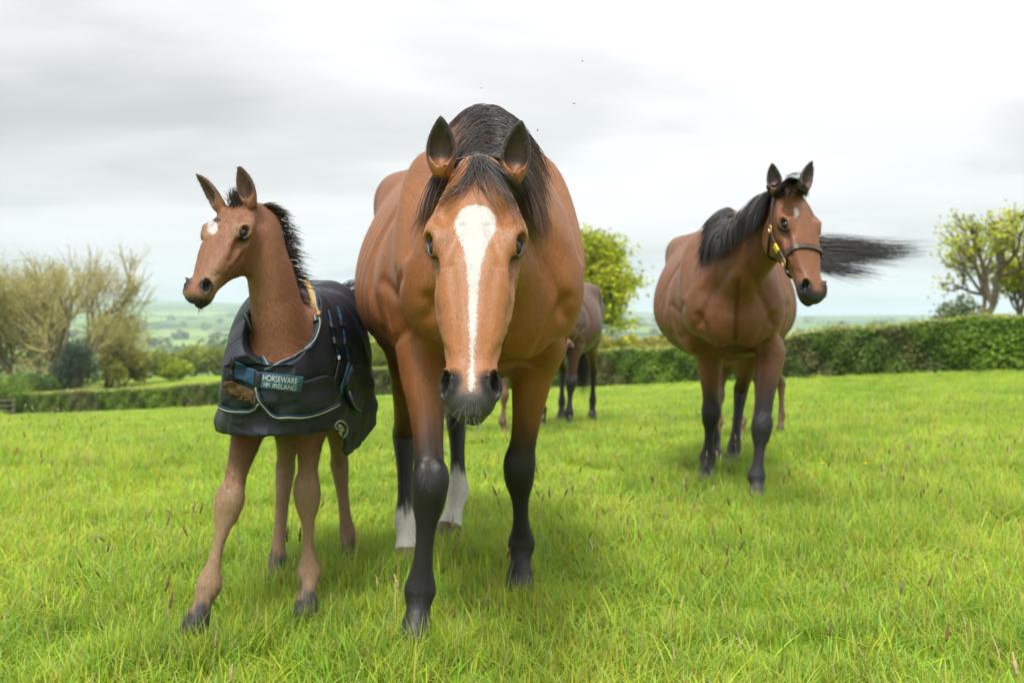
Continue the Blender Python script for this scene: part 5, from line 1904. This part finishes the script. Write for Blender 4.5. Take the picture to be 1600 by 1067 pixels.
def build_hedge(px0, px1, height, label, seed, n, w=.75):
    g = np.random.default_rng(seed)
    px = np.linspace(px0, px1, 90)
    t = (px - 800) / F_PX
    d, _ = hedge_at(t)
    c = np.stack([t * d, d], 1)
    for _ in range(14):
        c[1:-1] = c[1:-1] * .5 + (c[:-2] + c[2:]) * .25
    z = ground_z(c[:, 0], c[:, 1])
    T = np.gradient(c, axis=0); T /= np.linalg.norm(T, axis=1)[:, None]
    Nn = np.stack([-T[:, 1], T[:, 0]], 1)
    Nn *= np.sign(-(Nn * c).sum(1))[:, None]          # towards the field
    s = np.concatenate([[0], np.cumsum(np.linalg.norm(np.diff(c, axis=0), axis=1))])
    root = empty('hedge', (c[45, 0], c[45, 1], z[45]))
    org = np.array([c[45, 0], c[45, 1], z[45]])
    tag(root, label, 'hedge')
    # core
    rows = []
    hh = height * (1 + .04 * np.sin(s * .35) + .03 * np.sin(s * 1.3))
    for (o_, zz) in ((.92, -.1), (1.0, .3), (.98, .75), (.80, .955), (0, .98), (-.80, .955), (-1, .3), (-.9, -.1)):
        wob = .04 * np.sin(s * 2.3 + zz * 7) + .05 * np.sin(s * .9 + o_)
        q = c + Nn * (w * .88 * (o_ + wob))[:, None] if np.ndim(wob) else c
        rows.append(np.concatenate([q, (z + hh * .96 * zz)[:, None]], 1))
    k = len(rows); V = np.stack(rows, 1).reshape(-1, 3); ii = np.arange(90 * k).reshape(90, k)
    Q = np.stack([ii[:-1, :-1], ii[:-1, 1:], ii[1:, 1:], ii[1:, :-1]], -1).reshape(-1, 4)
    mesh_obj('shade_core', V, Q, M_CORE, root, True, org)
    # leaves on the field side and the top
    u = g.random(n) * s[-1]
    side = g.random(n) < .72
    cx_ = np.stack([np.interp(u, s, c[:, i]) for i in range(2)], 1); nx = np.stack([np.interp(u, s, Nn[:, i]) for i in range(2)], 1)
    zz0 = np.interp(u, s, z); H_ = np.interp(u, s, hh)
    v = g.random(n) ** .9
    off = np.where(side, w * (1.0 + .10 * np.sin(u * 1.9 + v * 5) + .07 * np.sin(u * 5.1 - v * 7) + g.normal(0, .05, n)), w * g.uniform(-1, 1.02, n))
    zf = np.where(side, v * H_, H_ * (1 + .02 * np.sin(u * 3.1)) + g.normal(0, .035, n) + np.where(g.random(n) < .05, g.uniform(0, .16, n), 0))
    pts = np.concatenate([cx_ + nx * off[:, None], (zz0 + zf)[:, None]], 1)
    nr_ = np.concatenate([nx * np.where(side, 1, .15)[:, None], np.where(side, .35, 1.0)[:, None]], 1)
    patch_ = np.sin(u * .52 + 1.3) + .7 * np.sin(u * 1.37 + v * 2) + .5 * np.sin(u * 3.3 + v * 6) + g.normal(0, .45, n)
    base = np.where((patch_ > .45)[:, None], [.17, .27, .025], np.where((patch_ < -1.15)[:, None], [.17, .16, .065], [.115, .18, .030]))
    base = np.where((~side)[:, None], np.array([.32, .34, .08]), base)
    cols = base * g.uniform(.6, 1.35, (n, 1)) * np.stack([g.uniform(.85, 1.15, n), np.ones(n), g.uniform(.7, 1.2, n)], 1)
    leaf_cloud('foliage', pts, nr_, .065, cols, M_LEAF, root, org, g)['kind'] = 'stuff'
    return root


build_hedge(28, 2050, 1.44, 'long clipped green hedge running along the far edge of the field', 71, 90000)

# ================================================================== trees
def tree(base, height, spread, seed, label, name='tree', levels=4, leaf=None, leafcol=(.2, .3, .03), nleaf=6000, lsize=.06, stems=1, trunk_r=None, upright=.55, clump=.35,
         bark=None, trunk_frac=.25, lean=(0, 0), group=None, droop=0.0, twigs=True, kids=(3, 5)):
    g = np.random.default_rng(seed)
    root = empty(name, base)
    tag(root, label, name.replace('_', ' ') if name in ('tree', 'shrub', 'bush') else name.split('_')[-1], group)
    segs = {0: MB(), 1: MB(), 2: MB()}
    ends = []
    r0 = trunk_r or height * .022

    def grow(p, d, ln, r, lv):
        m = 5
        pts = [p]; q = p.copy(); dd = d.copy()
        for i in range(m - 1):
            dd = unit(dd + g.normal(0, .13, 3) + np.array([0, 0, (.10 * upright) - droop * (lv > 1)]))
            q = q + dd * ln / (m - 1)
            pts.append(q.copy())
        rr = np.linspace(r, r * .58, m)
        segs[0 if lv == 0 else 1 if lv < 3 else 2].tube(pts, np.maximum(rr, .004), 7 if lv == 0 else 5 if lv < 3 else 3, cap=False)
        if lv >= levels:
            ends.append((pts[-1], dd)); ends.append((pts[2], dd)); return
        n = g.integers(kids[0], kids[1] + 1)
        for j in range(n):
            t = g.uniform(.45, 1.0) if j else 1.0
            idx = t * (m - 1); i0 = min(int(idx), m - 2)
            bp = lerp(pts[i0], pts[i0 + 1], idx - i0)
            az = g.uniform(0, 6.28); el = g.uniform(.35, 1.0) if j else .25
            side = unit(np.cross(dd, [math.cos(az), math.sin(az), .3]))
            nd = unit(dd * math.cos(el) + side * math.sin(el) * spread + np.array([0, 0, upright * .35]))
            grow(bp, nd, ln * g.uniform(.6, .85), r * (.62 if j else .72), lv + 1)
        if lv >= levels - 1:
            ends.append((pts[-1], dd))
    L0 = height * trunk_frac
    for s in range(stems):
        a = s * 2.4 + seed
        tilt = (.0 if stems == 1 else .38)
        d = unit(np.array([math.cos(a) * tilt + lean[0], math.sin(a) * tilt + lean[1], 1]))
        grow(np.array([math.cos(a), math.sin(a), 0]) * (0 if stems == 1 else r0) - np.array([0, 0, .1]), d, L0 * g.uniform(.85, 1.1), r0 * (1 if stems == 1 else .7), 0)
    # scale to the height asked
    top = max(e[0][2] for e in ends); k = height / top
    for mb in segs.values():
        mb.v = [v * k for v in mb.v]
    bm = bark or M_BARK
    tr_ = segs[0].build('trunk', bm, root)
    segs[1].build('limbs', bm, root)
    if segs[2].v:
        segs[2].build('twigs', M_TWIG if twigs else bm, root)
    if nleaf:
        E = np.array([e[0] for e in ends]) * k; D = np.array([e[1] for e in ends])
        i = g.integers(0, len(E), nleaf)
        sc = clump * np.array([1, 1, .75])
        pts = E[i] + g.normal(0, 1, (nleaf, 3)) * sc
        cc = g.uniform(.62, 1.3, (len(E), 1))[i] * g.uniform(.75, 1.25, (nleaf, 1)) * np.asarray(leafcol)
        leaf_cloud('crown', pts, np.tile([0, 0, .6], (nleaf, 1)), lsize, cc, M_LEAF, root, (0, 0, 0), g, 1.0)
    return root


def spot(px, d, dz=0.0):
    x = (px - 800) / F_PX * d
    return (x, d, float(ground_z(x, d)) + dz)


def tall(py_top, py_base, d):
    return (py_base - py_top) / F_PX * d


YG = (.30, .36, .03); OL = (.42, .38, .10)
# left: bare spreading trees just coming into leaf
dT = 78.0
def top_h(px, py, d):
    b = spot(px, d)
    return CAM_Z - (py - HOR) / F_PX * d - b[2]
tree(spot(52, dT), top_h(52, 392, dT), 1.0, 3, 'many-stemmed olive tree just budding, standing over the left end of the hedge', levels=4, stems=4, nleaf=14000, lsize=.065, leafcol=OL, clump=.7, upright=.5, trunk_frac=.30, group='budding trees')
tree(spot(108, dT + 8), top_h(108, 378, dT + 8), 1.0, 8, 'tallest budding tree with bare upper twigs above the dark evergreen bush', levels=4, stems=3, nleaf=9000, lsize=.065, leafcol=OL, clump=.7, upright=.7, trunk_frac=.30, group='budding trees')
tree(spot(-40, dT + 2), top_h(-40, 400, dT), 1.0, 12, 'budding olive tree at the edge of the view', levels=4, stems=3, nleaf=10000, lsize=.065, leafcol=OL, clump=.7, upright=.5, trunk_frac=.3, group='budding trees')
tree(spot(165, dT + 6), top_h(165, 470, dT + 6), 1.1, 15, 'low wide olive tree leaning right beside the budding trees', levels=4, stems=3, nleaf=11000, lsize=.07, leafcol=(.30, .28, .06), clump=.7, upright=.2, trunk_frac=.22, lean=(.35, 0), group='budding trees')


def bush(px, d, w, h, col, seed, label, name='bush', n=5000, lsize=.08, group=None, dz=0.0):
    g = np.random.default_rng(seed)
    b = spot(px, d, dz)
    root = empty(name, b); tag(root, label, name, group)
    mb = MB()
    for i in range(6):
        a = g.uniform(0, 6.28); q = np.array([math.cos(a) * w * .3, math.sin(a) * w * .3, h * g.uniform(.5, .8)])
        mb.tube([np.array([0, 0, -.1]), q * .5 + g.normal(0, .05, 3), q], [.05 * h / 2, .035 * h / 2, .012], 5, cap=False)
    mb.build('stems', M_BARK, root)
    nb = 26
    bc = g.normal(0, 1, (nb, 3)); bc /= np.linalg.norm(bc, axis=1)[:, None]
    bc *= np.array([w * .33, w * .33, h * .28]) * g.uniform(.5, 1.1, (nb, 1)); bc[:, 2] += h * .55
    br = g.uniform(.16, .30, nb) * min(w, h)
    i = g.integers(0, nb, n)
    dv = g.normal(0, 1, (n, 3)); dv /= np.linalg.norm(dv, axis=1)[:, None]
    pts = bc[i] + dv * (br[i] * g.uniform(.6, 1.12, n))[:, None]
    pts = pts[pts[:, 2] > 0]; n = len(pts)
    cc = g.uniform(.7, 1.25, (nb, 1))[i[:n]] * g.uniform(.7, 1.3, (n, 1)) * np.asarray(col)
    leaf_cloud('crown', pts, dv[:n] * .8 + np.array([0, 0, .4]), lsize, cc, M_LEAF, root, (0, 0, 0), g, .7)
    return root


bush(118, 70, 3.4, 4.6, (.045, .075, .045), 101, 'dark blue-green evergreen bush rising behind the left part of the hedge', n=7000)
bush(60, 67, 3.6, 2.9, (.06, .12, .016), 102, 'deep green bush behind the hedge below the budding trees', n=6000)
bush(12, 64, 4.2, 2.8, (.16, .24, .025), 103, 'bright yellow-green bush at the left end of the hedge', n=6000)
bush(-30, 62, 4.0, 2.6, (.14, .22, .025), 104, 'leafy green bush outside the hedge end, beside the rails', n=5000)
for i, (px, d, w, py, col, lab) in enumerate([
        (192, 84, 6, 548, (.26, .25, .04), 'loose yellow-olive shrub between the evergreen bush and the foal'),
        (232, 105, 8, 546, (.25, .27, .04), 'pale olive shrub in the valley behind the hedge'),
        (268, 88, 4, 560, (.30, .38, .02), 'vivid lime shrub showing just over the hedge'),
        (300, 120, 9, 538, (.24, .29, .04), 'rounded yellow-green tree under the foal\'s muzzle'),
        (340, 118, 9, 540, (.23, .27, .045), 'rounded olive tree beside the rug strap'),
        (385, 125, 9, 540, (.24, .28, .04), 'rounded yellow-green tree behind the foal\'s chest'),
        (560, 90, 6, 520, (.27, .32, .04), 'yellow-green shrub between the rug and the blazed mare'),
        (595, 100, 7, 535, (.26, .30, .04), 'olive shrub behind the blazed mare\'s belly')]):
    b = spot(px, d); h = CAM_Z - (py - HOR) / F_PX * d - b[2]
    bush(px, d, w, h, col, 110 + i, lab, name='shrub', n=5000, lsize=.16, group='shrubs beyond the hedge')
for i, (px, d, w, py, col, lab) in enumerate([
        (955, 58, 6, 520, (.34, .33, .04), 'yellow flowering shrub right of the dark bay horse'),
        (1000, 60, 6, 527, (.30, .29, .05), 'pale gold shrub above the hedge between the horses'),
        (1045, 62, 6, 522, (.33, .33, .06), 'pale yellow shrub touching the second mare\'s flank'),
        (1290, 75, 7, 505, (.30, .31, .10), 'pale cream-green tree top under the blown tail'),
        (1350, 82, 9, 497, (.30, .32, .10), 'broad pale tree top beyond the right-hand hedge'),
        (1405, 80, 8, 490, (.29, .32, .09), 'rounded pale tree top left of the oak'),
        (1455, 78, 7, 493, (.27, .30, .08), 'low pale tree top at the foot of the oak')]):
    b = spot(px, d); h = CAM_Z - (py - HOR) / F_PX * d - b[2]
    bush(px, d, w, h, col, 130 + i, lab, name='shrub', n=5000, lsize=.12, group='shrubs beyond the hedge')
# the bright tree behind the dark bay and the oaks on the right
dB = 52.0
tree(spot(884, dB), top_h(884, 366, dB), .75, 21, 'dense lime-green young tree directly behind the dark bay horse', levels=4, nleaf=16000, lsize=.13, leafcol=(.42, .46, .02), clump=.40, upright=.6, trunk_frac=.24, twigs=False, kids=(4, 5))
dO = 36.0
tree(spot(1527, dO), top_h(1527, 322, dO), 1.15, 27, 'open-crowned young oak with yellow-green tufts above the right-hand hedge', levels=4, nleaf=2300, lsize=.085, leafcol=(.44, .46, .05), clump=.20, upright=.55, trunk_frac=.25, trunk_r=.12, twigs=False, kids=(3, 4), group='oaks above the hedge')
tree(spot(1592, dO + 2), top_h(1592, 392, dO + 2), 1.1, 29, 'smaller oak beside the open-crowned oak, cut by the view', levels=4, nleaf=2600, lsize=.085, leafcol=(.42, .45, .05), clump=.22, upright=.5, trunk_frac=.28, trunk_r=.085, twigs=False, kids=(3, 4), group='oaks above the hedge')
bush(1500, 38, 2.2, 2.6, (.20, .24, .05), 151, 'small pale bush round the foot of the oak', n=2500)

# wooden rails at the end of the hedge
fr = empty('rail_fence', spot(8, 58)); tag(fr, 'short weathered wooden rail fence closing the gap left of the hedge', 'fence')
M_WOOD = plain('weathered_wood', (.16, .14, .11), .9, 0, .15, .3, 20, .4, 80)
for k in range(3):
    b = spot(-60 + 40 * k, 58); fo = np.array(fr.location)
    MB().box(np.array([b[0], b[1], b[2] + .5]) - fo, (.06, .06, .62)).build('post', M_WOOD, fr, False)
a_, b_ = np.array(spot(-60, 57.9)), np.array(spot(20, 57.9))
for zz in (.35, .68, 1.0):
    MB().tube([a_ + [0, 0, zz] - fo, (a_ + b_) / 2 + [0, 0, zz + .01] - fo, b_ + [0, 0, zz] - fo], .045, 6).build('rail', M_WOOD, fr, True)

# far woods and hedgerow trees in the valley: one mass
g = np.random.default_rng(90)
n = 420
d = np.exp(g.uniform(math.log(150), math.log(2600), n)); px = g.uniform(-250, 1850, n)
x = (px - 800) / F_PX * d
V_, C_ = [], []
for i in range(n):
    r = g.uniform(2.5, 5.0) * (1 + d[i] / 1500)
    k = 60
    dv = g.normal(0, 1, (k, 3)); dv /= np.linalg.norm(dv, axis=1)[:, None]
    V_.append(np.array([x[i], d[i], float(ground_z(x[i], d[i])) + r * .7]) + dv * r * g.uniform(.5, 1.05, (k, 1)) * np.array([1.3, 1.3, .8]))
    C_.append(np.tile(np.array([[.05, .09, .02], [.12, .16, .03], [.16, .19, .04], [.08, .11, .04]][g.integers(0, 4)]), (k, 1)) * g.uniform(.7, 1.3, (k, 1)))
V_, C_ = np.concatenate(V_), np.concatenate(C_)
o = leaf_cloud('far_trees', V_, np.tile([0, 0, .7], (len(V_), 1)), np.repeat(np.clip(d / 400, .7, 3.0), 60), C_, M_LEAF, None, (0, 0, 0), g, 1.0)
tag(o, 'scattered woods and hedgerow trees across the far valley', 'trees', kind='stuff')

# ================================================================== small things
def fly(px, py, d, seed):
    g = np.random.default_rng(seed)
    c = P(px, py, d)
    root = empty('fly', c); tag(root, 'tiny dark fly in the air above the mares', 'fly', 'flies in the air')
    mb = MB(); mb.tube([(-.005, 0, 0), (-.003, 0, 0), (.001, 0, .0005), (.004, 0, 0), (.0055, 0, 0)], [.0006, .0022, .0026, .0018, .0006], 8)
    mb.build('body', M_EYE, root)
    for s in (-1, 1):
        w = MB(); w.add([(0, s * .001, .002), (-.003, s * .006, .004), (-.006, s * .005, .004), (-.004, s * .001, .0025)], [(0, 1, 2, 3)])
        w.build('wing', M_WING, root, False)
    root.rotation_euler = (0, 0, g.uniform(0, 6)); root.scale = (.62,) * 3


M_WING = plain('fly_wing', (.25, .25, .25), .3)
for i, (px, py, d) in enumerate([(910, 96, 2.9), (897, 162, 2.9), (840, 204, 2.5), (752, 138, 2.9)]):
    fly(px, py, d, 200 + i)

M_PETAL = plain('buttercup_yellow', (.80, .60, .01), .35, 0, .5, .05)
M_STEM = plain('flower_stem', (.12, .22, .03), .7)
for px, py in ((1353, 733), (1285, 733), (1480, 640)):
    d = (CAM_Z - .06) * F_PX / (py - HOR)
    p = P(px, py, d); gz_ = float(ground_z(p[0], p[1]))
    root = empty('buttercup', (p[0], p[1], gz_)); tag(root, 'small yellow buttercup flower standing in the grass', 'flower', 'buttercups')
    hgt = p[2] - gz_ + .03
    MB().tube([(0, 0, 0), (.004, 0, hgt * .5), (0, 0, hgt)], .0012, 5).build('stem', M_STEM, root)
    for k in range(5):
        a = k * 2 * math.pi / 5; u_ = np.array([math.cos(a), math.sin(a), 0]); v_ = np.array([-math.sin(a), math.cos(a), 0]); zt = np.array([0, 0, hgt])
        mb = MB(); mb.add([zt, zt + u_ * .009 + v_ * .007 + [0, 0, .005], zt + u_ * .015 + [0, 0, .010], zt + u_ * .009 - v_ * .007 + [0, 0, .005]], [(0, 1, 2, 3)])
        mb.build('petal', M_PETAL, root, False)

# ================================================================== the air
hz = bpy.data.meshes.new('haze')
bx0, bx1, by0, by1, bz0, bz1 = -9500, 9500, -9500, 9500, float(gv[:, 2].min()) - 1.0, float(gv[:, 2].max()) + 12
hz.from_pydata([(x, y, z) for x in (bx0, bx1) for y in (by0, by1) for z in (bz0, bz1)], [],
               [(0, 1, 3, 2), (4, 6, 7, 5), (0, 4, 5, 1), (2, 3, 7, 6), (0, 2, 6, 4), (1, 5, 7, 3)])
hzo = bpy.data.objects.new('haze', hz); COL.objects.link(hzo)
hm = bpy.data.materials.new('haze'); hm.use_nodes = True; ht = hm.node_tree; ht.nodes.clear()
pv = N(ht, 'ShaderNodeVolumePrincipled')
pv.inputs['Color'].default_value = (.72, .85, 1.0, 1); pv.inputs['Density'].default_value = 2.2e-4; pv.inputs['Anisotropy'].default_value = .2
ho = N(ht, 'ShaderNodeOutputMaterial'); L(ht, pv.outputs[0], ho.inputs['Volume'])
hz.materials.append(hm)
tag(hzo, 'thin blue haze lying over the valley and hills', 'haze', kind='stuff')
